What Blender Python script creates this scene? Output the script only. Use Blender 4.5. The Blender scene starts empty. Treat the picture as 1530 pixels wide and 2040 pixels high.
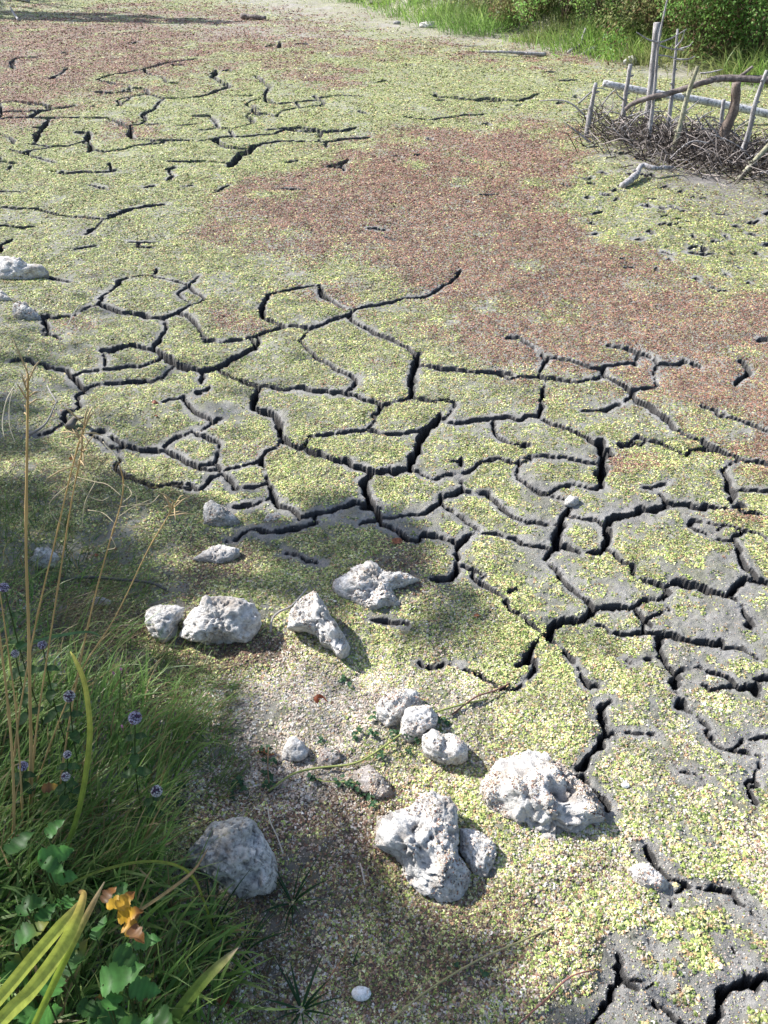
import bpy, bmesh, math, random, heapq
import numpy as np
from mathutils import Vector, Matrix
random.seed(7); RNG = np.random.default_rng(7)
scene = bpy.context.scene
COL = scene.collection

# ---------------------------------------------------------------- camera
W_PX, H_PX, FPX = 1530.0, 2040.0, 1571.0          # photograph size and focal length in its pixels
CAM_H, PITCH = 1.9, math.radians(38.0)
cam_d = bpy.data.cameras.new('camera'); cam = bpy.data.objects.new('camera', cam_d); COL.objects.link(cam)
cam.location = (0, 0, CAM_H); cam.rotation_euler = (math.pi/2 - PITCH, 0, 0)
cam_d.sensor_fit = 'VERTICAL'; cam_d.sensor_height = 24.0; cam_d.lens = 24.0*FPX/H_PX
cam_d.clip_start = 0.02; cam_d.clip_end = 600
scene.camera = cam
scene.render.resolution_x = 768; scene.render.resolution_y = 1024

# ---------------------------------------------------------------- sky, sun, exposure
SUN_EL = math.radians(41.0); SUN_AZ = math.radians(26.0)      # comes from the left, 26 deg towards the far side
SUN_FROM = np.array([-math.cos(SUN_AZ)*math.cos(SUN_EL), math.sin(SUN_AZ)*math.cos(SUN_EL), math.sin(SUN_EL)])
world = bpy.data.worlds.new('World'); scene.world = world; world.use_nodes = True
wn = world.node_tree.nodes; wl = world.node_tree.links
sky = wn.new('ShaderNodeTexSky'); sky.sky_type = 'NISHITA'; sky.sun_disc = False
sky.sun_elevation = SUN_EL; sky.sun_rotation = math.atan2(SUN_FROM[0], SUN_FROM[1]); sky.dust_density = 1.6
wl.new(sky.outputs[0], wn['Background'].inputs[0]); wn['Background'].inputs[1].default_value = 0.12
sun_d = bpy.data.lights.new('sun', 'SUN'); sun = bpy.data.objects.new('sun', sun_d); COL.objects.link(sun)
sun_d.energy = 5.0; sun_d.angle = math.radians(0.55); sun_d.color = (1.0, 0.975, 0.935)
sun.rotation_euler = Vector(SUN_FROM).to_track_quat('Z', 'Y').to_euler(); sun.location = (-6, 4, 8)
scene.view_settings.view_transform = 'Standard'; scene.view_settings.look = 'None'
scene.view_settings.exposure = 0.98; scene.view_settings.gamma = 1.0; scene.view_settings.use_curve_mapping = False

# ---------------------------------------------------------------- helpers: rays, noise, meshes, materials
CP, SP = math.cos(PITCH), math.sin(PITCH)
def ray(px, py):
    a = (np.asarray(px, float)-W_PX/2)/FPX; b = (H_PX/2-np.asarray(py, float))/FPX
    return np.stack([a, CP + b*SP, -SP + b*CP], -1)
def flat(px, py, z=0.0):                       # pixel -> point of the level plane z
    d = ray(px, py); s = (z-CAM_H)/d[..., 2]
    return np.stack([d[..., 0]*s, d[..., 1]*s, np.broadcast_to(z, s.shape)*1.0], -1)
def V(px, py, yw):                              # point on the pixel's ray at world depth yw (upright things)
    d = ray(px, py); s = yw/d[1]
    return np.array([d[0]*s, yw, CAM_H + d[2]*s])
def Q(px, py, dep):                             # point on the pixel's ray at optical depth dep
    return np.array([0, 0, CAM_H]) + ray(px, py)*dep
def to_px(p):
    p = np.asarray(p, float); dep = p[..., 1]*CP - (p[..., 2]-CAM_H)*SP
    return W_PX/2 + FPX*p[..., 0]/dep, H_PX/2 - FPX*(p[..., 1]*SP + (p[..., 2]-CAM_H)*CP)/dep, dep
def _h(ix, iy, iz, s):
    n = (ix.astype(np.int64)*374761393 + iy.astype(np.int64)*668265263 + iz.astype(np.int64)*2147483647 + s*144665) & 0xFFFFFFFF
    n = ((n ^ (n >> 13))*1274126177) & 0xFFFFFFFF
    n = ((n ^ (n >> 16))*2246822519) & 0xFFFFFFFF
    return ((n ^ (n >> 15)) & 0xFFFFFF)/float(0xFFFFFF)
def noise3(x, y, z, s=0):
    x, y, z = np.broadcast_arrays(np.asarray(x, float), np.asarray(y, float), np.asarray(z, float))
    ix, iy, iz = np.floor(x), np.floor(y), np.floor(z); fx, fy, fz = x-ix, y-iy, z-iz
    ix, iy, iz = ix.astype(np.int64), iy.astype(np.int64), iz.astype(np.int64)
    u, v, w = [f*f*f*(f*(f*6-15)+10) for f in (fx, fy, fz)]
    r = 0
    for a in (0, 1):
        for b in (0, 1):
            for c in (0, 1):
                r = r + _h(ix+a, iy+b, iz+c, s)*(u if a else 1-u)*(v if b else 1-v)*(w if c else 1-w)
    return r*2-1
def noise2(x, y, s=0):
    x, y = np.broadcast_arrays(np.asarray(x, float), np.asarray(y, float))
    ix, iy = np.floor(x), np.floor(y); fx, fy = x-ix, y-iy
    ix, iy = ix.astype(np.int64), iy.astype(np.int64); iz = np.zeros_like(ix)
    u, v = [f*f*f*(f*(f*6-15)+10) for f in (fx, fy)]
    return (_h(ix, iy, iz, s)*(1-u)*(1-v) + _h(ix+1, iy, iz, s)*u*(1-v) + _h(ix, iy+1, iz, s)*(1-u)*v + _h(ix+1, iy+1, iz, s)*u*v)*2-1
def fbm2(x, y, s=0, o=4):
    return sum(noise2(x*2**i, y*2**i, s+i)*0.5**i for i in range(o))
def fbm3(p, f, s=0, o=4):
    return sum(noise3(p[:, 0]*f*2**i, p[:, 1]*f*2**i, p[:, 2]*f*2**i, s+i)*0.5**i for i in range(o))
def sstep(a, b, x):
    t = np.clip((x-a)/(b-a), 0, 1); return t*t*(3-2*t)
def mesh_np(name, v, faces_q=None, faces_t=None, smooth=True, cols=None, attrs=None, normals=None):
    me = bpy.data.meshes.new(name)
    v = np.ascontiguousarray(v, np.float32)
    lists = [f for f in (faces_q, faces_t) if f is not None and len(f)]
    me.vertices.add(len(v)); me.vertices.foreach_set('co', v.ravel())
    if lists:
        loops = np.concatenate([np.asarray(f).ravel() for f in lists]).astype(np.int32)
        tot = np.concatenate([np.full(len(f), np.asarray(f).shape[1], np.int32) for f in lists])
        start = np.concatenate([[0], np.cumsum(tot)[:-1]]).astype(np.int32)
        me.loops.add(len(loops)); me.loops.foreach_set('vertex_index', loops)
        me.polygons.add(len(tot)); me.polygons.foreach_set('loop_start', start); me.polygons.foreach_set('loop_total', tot)
        me.polygons.foreach_set('use_smooth', np.full(len(tot), smooth))
    if cols is not None:
        a = me.color_attributes.new('col', 'FLOAT_COLOR', 'POINT')
        c = np.ones((len(v), 4), np.float32); c[:, :3] = cols; a.data.foreach_set('color', c.ravel())
    for k, val in (attrs or {}).items():
        a = me.attributes.new(k, 'FLOAT', 'POINT'); a.data.foreach_set('value', np.ascontiguousarray(val, np.float32))
    me.update(); me.validate()
    if normals is not None and lists: me.normals_split_custom_set_from_vertices(np.asarray(normals, np.float32))
    return me
def link(name, me, mat=None, parent=None, label=None, cat=None, group=None, kind=None):
    o = bpy.data.objects.new(name, me); COL.objects.link(o)
    if mat is not None and me is not None and len(me.materials) == 0: me.materials.append(mat)
    if parent is not None: o.parent = parent
    if label: o['label'] = label
    if cat: o['category'] = cat
    if group: o['group'] = group
    if kind: o['kind'] = kind
    return o
def empty(name, loc, label, cat, group=None):
    o = link(name, None, None, None, label, cat, group); o.location = [float(c) for c in loc]; o.empty_display_size = 0.05
    bpy.context.view_layer.update()
    return o
def part(name, me, mat, root, label=None):                 # mesh is in world coordinates
    o = link(name, me, mat, root, label); o.matrix_parent_inverse = Matrix.Translation(-Vector(root.location)); return o
class Mat:
    def __init__(s, name, rough=0.8, spec=0.25):
        s.m = bpy.data.materials.new(name); s.m.use_nodes = True; s.t = s.m.node_tree
        s.b = s.t.nodes['Principled BSDF']; s.b.inputs['Roughness'].default_value = rough; s.b.inputs['Specular IOR Level'].default_value = spec
    def n(s, typ, **kw):
        nd = s.t.nodes.new(typ)
        for k, v in kw.items():
            if k.startswith('i_'):
                key = k[2:]; key = int(key) if key.isdigit() else key
                s.put(nd.inputs[key], v)
            else: setattr(nd, k, v)
        return nd
    def put(s, sock, v):
        if isinstance(v, bpy.types.NodeSocket): s.t.links.new(v, sock)
        elif isinstance(v, tuple) and len(v) == 3 and sock.type == 'RGBA': sock.default_value = (*v, 1)
        else: sock.default_value = v
    def coord(s): return s.n('ShaderNodeTexCoord').outputs['Object']
    def geo(s): return s.n('ShaderNodeNewGeometry').outputs['Position']
    def noise(s, scale, vec=None, detail=5, rough=0.6, out=0):
        nd = s.n('ShaderNodeTexNoise', i_Scale=scale, i_Detail=detail, i_Roughness=rough)
        if vec is not None: s.put(nd.inputs['Vector'], vec)
        return nd.outputs[out]
    def ramp(s, fac, stops, interp='LINEAR'):
        nd = s.n('ShaderNodeValToRGB', i_0=fac); cr = nd.color_ramp; cr.interpolation = interp
        while len(cr.elements) < len(stops): cr.elements.new(0.5)
        for e, (p, c) in zip(cr.elements, stops): e.position = p; e.color = (*c, 1) if isinstance(c, tuple) else (c, c, c, 1)
        return nd.outputs[0]
    def math(s, op, a, b=0.0, clamp=False):
        nd = s.n('ShaderNodeMath', operation=op, use_clamp=clamp); s.put(nd.inputs[0], a); s.put(nd.inputs[1], b); return nd.outputs[0]
    def mix(s, fac, a, b, mode='MIX'):
        nd = s.n('ShaderNodeMix', data_type='RGBA', blend_type=mode)
        s.put(nd.inputs[0], fac); s.put(nd.inputs[6], a); s.put(nd.inputs[7], b); return nd.outputs[2]
    def attr(s, name, out='Fac', typ='GEOMETRY'):
        return s.n('ShaderNodeAttribute', attribute_name=name, attribute_type=typ).outputs[out]
    def bump(s, h, strength=0.5, dist=0.01):
        nd = s.n('ShaderNodeBump', i_Height=h); nd.inputs['Strength'].default_value = strength; nd.inputs['Distance'].default_value = dist
        s.put(s.b.inputs['Normal'], nd.outputs[0])
    def col(s, c): s.put(s.b.inputs['Base Color'], c)

# ---------------------------------------------------------------- cracks traced from the photograph: (x0, y0, scale), then width and points
TILES = {
 1: (0, 500, 3), 2: (400, 540, 3), 3: (800, 660, 4.135), 4: (1160, 660, 4.135), 5: (1160, 960, 4.135), 6: (400, 940, 3),
 7: (1030, 1340, 3.06), 8: (800, 980, 2.38), 9: (1130, 1650, 3.825), 11: (0, 80, 2.38), 12: (380, 80, 2.38), 13: (0, 330, 1.904), 14: (760, 100, 2.164)}
TRACE = {
2: """11 0,610 110,570 230,515 300,460 345,430 345,410|10 295,400 380,365 500,335 580,330 655,348 720,315 800,285 870,262 895,245
9 895,262 905,225 1000,210 1130,190 1220,160 1345,150 1430,105 1530,40|11 500,330 440,310 370,275 370,200 410,135 500,115 580,98 710,90
9 890,280 960,320 1050,365 1160,400 1230,445 1290,490|15 1310,480 1280,510 1285,560 1270,620 1260,700 1255,765|12 1255,765 1180,785 1080,810 1060,830 1065,860|8 1030,870 1045,895
12 120,605 200,640 350,685 480,705 600,700 730,725 860,735 940,765 1060,795|16 345,690 325,740 310,800 320,830 400,840 455,880 465,950 480,1000 530,1040
20 480,1020 560,1050 620,1060 700,1100 770,1135 850,1150 890,1185 1000,1205 1100,1225 1180,1215 1250,1195|21 1430,870 1400,910 1330,970 1310,1040 1265,1110 1250,1150 1255,1205
5 1255,1200 1320,1225 1390,1255|20 1020,1230 995,1270 970,1320 1000,1360 1005,1400 1050,1440 1070,1500|10 1530,1330 1440,1360 1445,1400 1340,1460 1200,1490
14 1010,1400 900,1410 800,1440 700,1465 590,1490|13 400,1280 430,1350 470,1410 540,1440 590,1495|9 460,1060 370,1100 360,1140 260,1165 130,1185 125,1210 60,1240 0,1290|5 130,1185 80,1150|8 360,1140 385,1190
7 590,420 640,470 680,510 760,555 800,590 870,615 930,660|5 720,150 780,175 850,210|7 800,980 860,975 930,975 990,960|5 180,1400 240,1395 320,1400|6 5,610 5,680|9 0,740 50,705|7 75,900 110,880|6 110,1040 115,1020|5 1110,985 1160,985|3 640,1000 700,995 790,985""",
1: """9 250,400 265,440 290,480|7 290,405 380,403 440,395|6 260,520 310,520 370,550|3 440,398 520,350 590,330|9 590,325 650,350 740,375 830,390 900,415 980,410 1060,380 1120,345|9 1150,330 1190,320 1225,290|5 1065,270 1130,215 1190,155
11 690,230 715,205 730,175 760,165|8 905,160 935,140 940,115|3 905,155 1030,190|9 610,300 615,280|6 280,155 340,175 420,190|7 1130,405 1165,440 1180,470 1205,495|4 1225,545 1290,540
12 990,490 960,520 930,580 920,600|9 610,612 700,605 770,585 840,592 920,605|14 920,605 990,645 1060,690 1130,715 1200,720 1300,700 1370,660 1440,620 1530,580|7 1205,730 1205,800|9 1180,860 1230,845 1255,825|8 985,920 1040,905 1105,885|8 1100,900 1135,945 1165,970|9 1275,1030 1300,1000
8 620,720 700,715 770,700 830,712 890,685|6 920,790 975,770|4 640,795 720,800|6 60,670 150,660|9 190,670 210,695 240,680 300,710 390,720 430,760 480,805 515,840|14 515,835 500,865 450,875|8 475,905 465,960|5 170,1120 240,1105 320,1080|9 380,980 395,1030
6 560,1085 640,1085|8 560,1110 610,1135 650,1170|12 670,1180 740,1165 860,1185 960,1190 990,1180|6 990,1175 970,1160 1010,1140 1060,1110 1150,1080|11 1000,1190 1080,1235 1160,1280 1240,1305|6 1240,1305 1330,1320|9 715,1250 695,1285 690,1310|7 820,1385 900,1405 1000,1395 1100,1375|6 1385,1370 1400,1410""",
3: """9 150,280 280,305 420,325 600,335 780,340 890,350|8 890,400 950,385 1130,378|6 1180,395 1280,405 1430,425|9 1165,480 1150,560 1155,640 1140,690 1120,710|12 370,775 460,780 620,755 750,740 860,725 880,720 920,745 1020,715 1110,708
5 120,570 200,590 280,600|4 290,590 360,585 450,600|5 320,735 370,735|9 1140,720 1200,760 1300,795 1400,835 1470,860 1530,880|8 1010,1060 1080,1050 1150,1045 1230,1055 1350,1070 1530,1105|7 810,1060 890,1095 970,1115|9 490,1180 580,1150 690,1090|7 490,1065 495,1120|4 420,1085 480,1100
10 500,1290 490,1340 400,1360 330,1390|12 490,1330 560,1330 640,1345 730,1335 735,1370|6 735,1370 780,1420 840,1480|7 960,1230 1040,1280 1120,1330 1210,1345 1300,1290 1420,1275|7 1210,1350 1300,1380 1380,1400|3 780,880 880,930 980,960|4 1010,985 1040,960|7 1170,270 1200,240 1230,215|7 1300,235 1370,245 1440,270 1530,300|6 870,60 960,50|5 1060,120 1120,160""",
4: """7 0,290 80,305 170,310 190,280|12 170,320 180,370 260,400 330,440 400,480 420,530 470,580 550,605 620,660 700,725 760,795|5 360,570 380,555 430,545|4 200,110 300,130 390,140 450,165 540,190|5 390,250 440,245|6 630,260 740,260 820,265 840,240|3 850,245 970,280|11 1300,260 1360,320 1370,360 1310,395 1260,435
7 0,655 70,645 130,660 230,620|7 460,860 540,885 640,910 740,945 870,1000|8 350,935 400,930 480,935|3 290,930 350,935|14 930,860 990,870 1050,920 1120,950 1200,985 1300,1015 1400,1045 1530,1060 1640,1075|5 890,950 960,935 1060,955|4 760,795 850,830 930,860
22 40,880 110,940 140,900 170,960 170,1040 160,1120 145,1200 160,1290|10 150,1280 100,1310|6 0,1095 120,1110|10 210,980 250,1030|8 500,1290 560,1295 640,1260 730,1215|7 1220,1080 1240,1060|15 1160,1120 1180,1170 1210,1220 1230,1300 1230,1370|11 1250,1280 1290,1265 1400,1290 1530,1300 1640,1310
9 640,1340 680,1390 690,1440|20 700,1405 800,1415 900,1430 1020,1420 1130,1440 1240,1450|22 1270,1430 1290,1420|7 1300,1470 1400,1490|9 990,610 1080,650 1150,640|5 1120,690 1280,720 1400,760 1530,820|5 610,400 620,440""",
5: """22 700,210 660,215 560,225 470,240 390,265 340,290 240,300 200,340 170,360|9 170,360 140,330 60,320 0,310|18 195,380 200,440 190,500 175,560|15 175,555 100,585 0,600|12 190,560 270,590 310,650 400,705 440,770 460,810|13 440,790 540,820 640,860 680,900 665,960|18 690,870 740,840 840,855 920,865 960,885 1060,910 1170,950
16 1180,950 1220,960 1240,880 1310,830 1390,800 1440,810 1530,830 1640,850|13 1240,455 1260,520 1290,600 1310,660 1380,740 1440,800|6 880,370 960,410 1060,450 1120,480 1200,490|6 1190,345 1280,370 1360,400 1450,420 1530,465|6 890,330 940,320|5 1310,220 1490,260|9 1280,985 1310,1040 1360,1120|15 1380,1200 1410,1160
16 540,980 460,1000 420,1030 350,1025 270,1040 160,1030 90,1035 70,1080 60,1140 0,1155|10 430,1030 470,1080 520,1130 570,1180|14 510,1240 590,1250 700,1265 850,1295 980,1320 1130,1345 1150,1315|16 640,1290 620,1370|11 620,1370 650,1440 690,1500 760,1570 850,1640|6 850,1640 940,1660 1030,1700 1090,1715 1170,1690
12 780,1600 740,1640 750,1700|20 800,1790 790,1850|7 960,1520 1040,1550 1120,1570 1200,1600|12 1200,1600 1280,1660 1330,1690 1380,1680 1440,1740|18 1420,1610 1480,1600 1530,1590 1640,1570|18 1440,1660 1450,1740|5 1160,1370 1270,1360 1400,1410 1450,1440|4 80,1180 150,1175 230,1240|4 330,1440 430,1490|8 0,1630 40,1665 120,1680|6 30,990 80,1020|4 690,1010 720,1060""",
8: """19 800,80 770,110 755,160 735,210 735,260 700,290 680,320|10 560,250 620,258 700,270|12 735,260 790,280 857,297|9 690,330 740,380 780,440 850,485 890,520|18 890,520 900,560 870,605 800,610 730,620 705,650 700,700|13 700,690 640,650 570,590 510,560 490,510 460,490 380,450 340,420|8 490,490 550,465|6 300,370 400,400|14 660,685 630,720 600,770 590,800 555,825
7 760,735 800,780 840,850 870,900 930,915|16 380,200 320,210 275,250 265,320 265,370 245,420 140,430|10 370,200 440,205 540,225 570,245|7 300,150 370,185|3 200,80 250,105 300,140|10 290,835 340,860 420,905|9 470,940 510,940 550,935|6 80,800 170,825|3 200,805 280,815|4 100,210 180,225 240,245|7 410,0 420,30 470,70 520,120 600,150|8 0,205 30,245|3 640,800 620,860""",
6: """10 150,400 210,385 250,370 300,340|9 420,370 520,350 580,340 690,320|18 1040,230 1065,280 1085,340|8 1085,340 1150,365 1240,430|6 940,345 1000,320 1060,310|3 510,480 600,520 720,560|4 1340,385 1440,410 1510,430|6 1000,880 1100,895 1240,915|5 1240,430 1310,425""",
7: """6 510,190 545,200 570,180|17 510,210 500,260 520,320 545,370 510,420 480,490 440,540 400,560 370,600|9 370,600 380,650 470,720 530,790 550,850|12 950,100 965,40 980,25|7 760,375 840,370|6 1080,250 1140,310 1180,340|8 1390,395 1480,385 1530,385|7 1480,510 1480,580|14 1400,680 1420,750 1450,800|4 1000,620 1060,615 1130,650|5 1190,430 1290,480|8 1450,660 1460,690""",
9: """8 600,160 650,250 700,320 760,390|12 800,410 880,440 1000,480 1120,470 1260,510|7 1260,500 1300,560 1370,620 1460,730|15 400,1130 380,1200 310,1290 270,1380 190,1480 130,1560|11 420,1180 530,1240 610,1250 650,1200|10 640,1300 700,1360 780,1430 860,1480 920,1560|24 1530,1150 1440,1190 1300,1210 1200,1230 1160,1290 1130,1400 1110,1492 1080,1600|6 1250,920 1310,1020 1350,1140|9 770,540 770,630|5 600,840 630,900|4 370,960 410,1030""",
11: """5 465,185 520,170 600,160|4 470,190 540,205 620,218|4 440,245 520,255 620,250|3 590,240 640,235|5 620,275 700,265 695,240|5 555,290 575,305|4 210,305 260,320 350,305|8 150,365 190,335 250,320|4 0,370 100,368 200,370 235,378|4 230,370 380,372 510,370|10 230,385 200,415 180,435 170,470|10 415,435 415,460 390,480|3 360,433 420,436|10 430,490 435,515 420,525|5 440,515 510,522 580,515 640,505 715,495|8 545,380 600,405 635,425 605,445 640,465 680,470
4 735,480 800,478 940,480|6 755,495 770,485|5 60,490 160,490 240,500 320,498|4 100,540 160,522 240,505|3 140,545 260,575|4 0,575 90,583|7 40,610 50,595|9 520,580 525,595|4 280,630 400,628 460,632 540,620|4 800,575 950,578|6 790,610 830,600|6 670,355 690,350 735,330|6 670,390 695,370|3 700,400 770,393|4 800,110 880,95 950,88|7 685,135 690,155|6 750,175 785,192|3 790,205 850,208|4 65,95 95,80 200,82|6 55,120 75,135|5 0,300 70,290|5 300,155 320,130|4 0,345 60,340 140,338|4 780,280 870,275 950,268|4 0,440 50,455|6 240,188 255,180""",
12: """7 115,140 100,175 150,195 195,215 150,230 80,255 0,272|6 305,170 320,180 345,195 375,225|6 355,275 370,292 430,300 500,297|9 265,300 300,320 310,345|6 265,355 300,375 290,388|5 200,458 270,455 400,440 450,425|8 150,460 115,468 130,488 200,510 280,515|15 320,497 280,520 220,550 205,580 185,605|6 340,490 430,475 540,480 640,483 700,470 800,460 850,455|11 615,430 615,455|7 645,490 645,510|6 720,432 780,418|9 660,597 710,590 740,570|5 725,600 730,625|6 425,10 420,40|3 190,418 130,408|7 585,265 595,280
5 620,290 640,305 615,312|5 800,345 840,355|6 890,200 930,188|4 750,262 830,272|4 0,578 110,575|3 450,578 510,572|3 350,345 410,360|4 0,355 90,358|3 440,335 520,325""",
13: """10 405,210 440,185 500,160 560,152 625,145|8 330,270 365,247|5 290,325 365,313|5 0,158 80,165 140,168 210,180|5 210,188 250,188 300,198|7 0,225 80,230 130,225|11 0,330 5,300 40,280|5 0,100 90,105|6 340,75 405,88|5 260,25 370,28 420,20|8 640,55 655,42|5 810,105 870,78|6 525,310 580,315|4 495,293 600,290|6 640,10 660,3""",
14: """5 330,280 440,270|6 530,215 600,215 680,185|5 230,185 240,205 330,205|4 100,290 210,298|6 840,190 850,205 900,212|4 770,135 850,128|7 150,455 160,450|7 200,370 210,380|4 310,210 390,215"""}
CRACKS = []                                        # (width in px, [(px, py), ...])
for tl, txt in TRACE.items():
    x0, y0, sc = TILES[tl]
    for item in txt.replace('\n', '|').split('|'):
        w, *pts = item.split()
        q = [(x0+float(p.split(',')[0])/sc, y0+float(p.split(',')[1])/sc) for p in pts]
        hz = sum(abs(b[0]-a[0]) for a, b in zip(q, q[1:])); vt = sum(abs(b[1]-a[1]) for a, b in zip(q, q[1:]))
        CRACKS.append((float(w)*(1+{11: 1.5, 12: 1.5, 13: 1.1, 14: 1.0, 1: .35}.get(tl, 0.0)*hz/(hz+2*vt+1e-6)), q))
def _near(p, q0, q1):
    (ax, ay), (bx, by) = q0, q1; l2 = (bx-ax)**2+(by-ay)**2+1e-9; t = max(0, min(1, ((p[0]-ax)*(bx-ax)+(p[1]-ay)*(by-ay))/l2)); return (ax+t*(bx-ax), ay+t*(by-ay))
_links = []                                        # hairlines on which a crack end runs on to its neighbour
for i, (w, q) in enumerate(CRACKS):
    for e, prev in ((q[0], q[1]), (q[-1], q[-2])):
        k = 2.0 if e[1] > 550 else 3.2; bestd, bp = 1e9, None
        for j, (w2, q2) in enumerate(CRACKS):
            if j == i: continue
            for s0, s1 in zip(q2, q2[1:]):
                c = _near(e, s0, s1); d = math.hypot(c[0]-e[0], k*(c[1]-e[1])); fwd = (c[0]-e[0])*(e[0]-prev[0])+k*k*(c[1]-e[1])*(e[1]-prev[1])
                if fwd < 0: d *= 2.2
                if d < bestd: bestd, bp = d, c
        if bp and 5 < bestd < (75 if e[1] > 550 else 70):
            m_ = ((e[0]+bp[0])/2+random.uniform(-.12, .12)*bestd, (e[1]+bp[1])/2+random.uniform(-.06, .06)*bestd)
            _links.append((max(2.0, min(3.4, w*.32)), [e, m_, bp]))
CRACKS += _links
CRACKS.append((9, [(905, 555), (912, 546), (917, 538)])); CRACKS.append((9, [(735, 452), (770, 456)])); CRACKS.append((7, [(770, 470), (790, 478)]))
for _ in range(45):                               # short hairline splits and pits of the far floor, where single ones can hardly be followed
    y = 75 + 330*random.random()**1.3; x = random.uniform(-60, 1590)
    n = random.choice([1, 2, 2, 3]); pts = [(x, y)]
    for k in range(n): pts.append((pts[-1][0]+random.uniform(5, 20), pts[-1][1]+random.uniform(-3.5, 3.5)))
    CRACKS.append((random.uniform(3, 7), pts))
for _ in range(70):                               # pits in the wet, puddled mud in front of the brush fence
    t = random.random(); x = 1120+410*random.random(); y = 345 + 0.42*(x-1120) + random.gauss(0, 55)
    if 330 < y < 720: CRACKS.append((random.uniform(2.5, 10), [(x, y), (x+random.uniform(-10, 16), y+random.uniform(-3, 5)), (x+random.uniform(-10, 20), y+random.uniform(-3, 5))]))

# ---------------------------------------------------------------- pond floor: one dense sheet of mud with real cracks
STEP = 2.7
rows = np.concatenate([np.arange(2040, 620, -STEP), np.arange(620, -1, -1.35), np.arange(-6, -190, -6.0)])
ys_f = flat(np.full(rows.shape, 765.0), rows)[:, 1]
near = flat(np.full(40, 765.0), np.linspace(2600, 2046, 40))[:, 1]
ys = np.concatenate([[-40, -20, -10, -5, -2.5, -1.2, -0.6, -0.3, -0.1], near, ys_f, [110, 150, 220, 350]])
ys = np.unique(ys)
u_in = (np.arange(-60, 1592, STEP)-765)/FPX
out = np.array([.02, .05, .09, .14, .2, .28, .4, .6, 1, 1.6, 3, 6, 14, 40])
us = np.concatenate([(u_in[0]-out)[::-1], u_in, u_in[-1]+out])
wy = np.maximum(ys, 0.02)*CP + CAM_H*SP
NR, NC = len(ys), len(us)
X = us[None, :]*wy[:, None]; Y = np.repeat(ys[:, None], NC, 1)
_px = 765 + us[None, :]*FPX + 0*Y
_b = (ys*SP - CAM_H*CP)/(ys*CP + CAM_H*SP); _b[ys < 0.1] = -3
_py = np.repeat((1020 - FPX*_b)[:, None], NC, 1)
_sh = flat(np.array([-200, 0, 180, 330, 420, 450, 500, 560, 600, 590.]), np.array([900, 975, 1095, 1270, 1420, 1540, 1690, 1790, 1920, 2040.]))
o_ = np.argsort(_sh[:, 1]); SHY, SHX = _sh[o_, 1], _sh[o_, 0]
_fb = flat(np.array([690., 850, 1040, 1200, 1400, 1530]), np.array([0., 50, 84, 118, 146, 166]))
FBX = np.concatenate([[-30, -6], _fb[:, 0], [8, 40]]); FBY = np.concatenate([[60, 34], _fb[:, 1], [9.5, 6]])
def terrain(x, y):
    d = np.interp(y, SHY, SHX) - x + 0.06*noise2(x*3, y*3, 5)
    d = np.where(y > SHY[-1], d - (y-SHY[-1])*1.5, d)
    dl = np.maximum(d, 0); z = 0.42*(1-np.exp(-dl*dl*2.2/(dl+0.25)))
    d2 = np.maximum((y - np.interp(x, FBX, FBY))*0.75 + 0.25*noise2(x*1.3, y*1.3, 9), 0)
    z = z + 1.6*(1-np.exp(-d2*d2*0.22/(d2+0.5)))
    return z
Z0 = terrain(X, Y)
nearw = 1/(1+0.03*np.maximum(Y, 0)**2)
Z = Z0 + 0.016*fbm2(X*1.4, Y*1.4, 11, 3) + 0.0045*fbm2(X*16, Y*16, 17, 3)*(0.4+0.6*nearw) + 0.0022*fbm2(X*70, Y*70, 19, 2)*nearw + 0.006*np.maximum(np.abs(noise2(X*7, Y*7, 21))-0.3, 0) + 0.004*np.maximum(noise2(X*28, Y*28, 23)-0.35, 0)
S = np.full(X.shape, 9.0); D = np.zeros(X.shape)            # signed distance to the nearest crack edge, its depth
rngc = np.random.default_rng(3)
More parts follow.
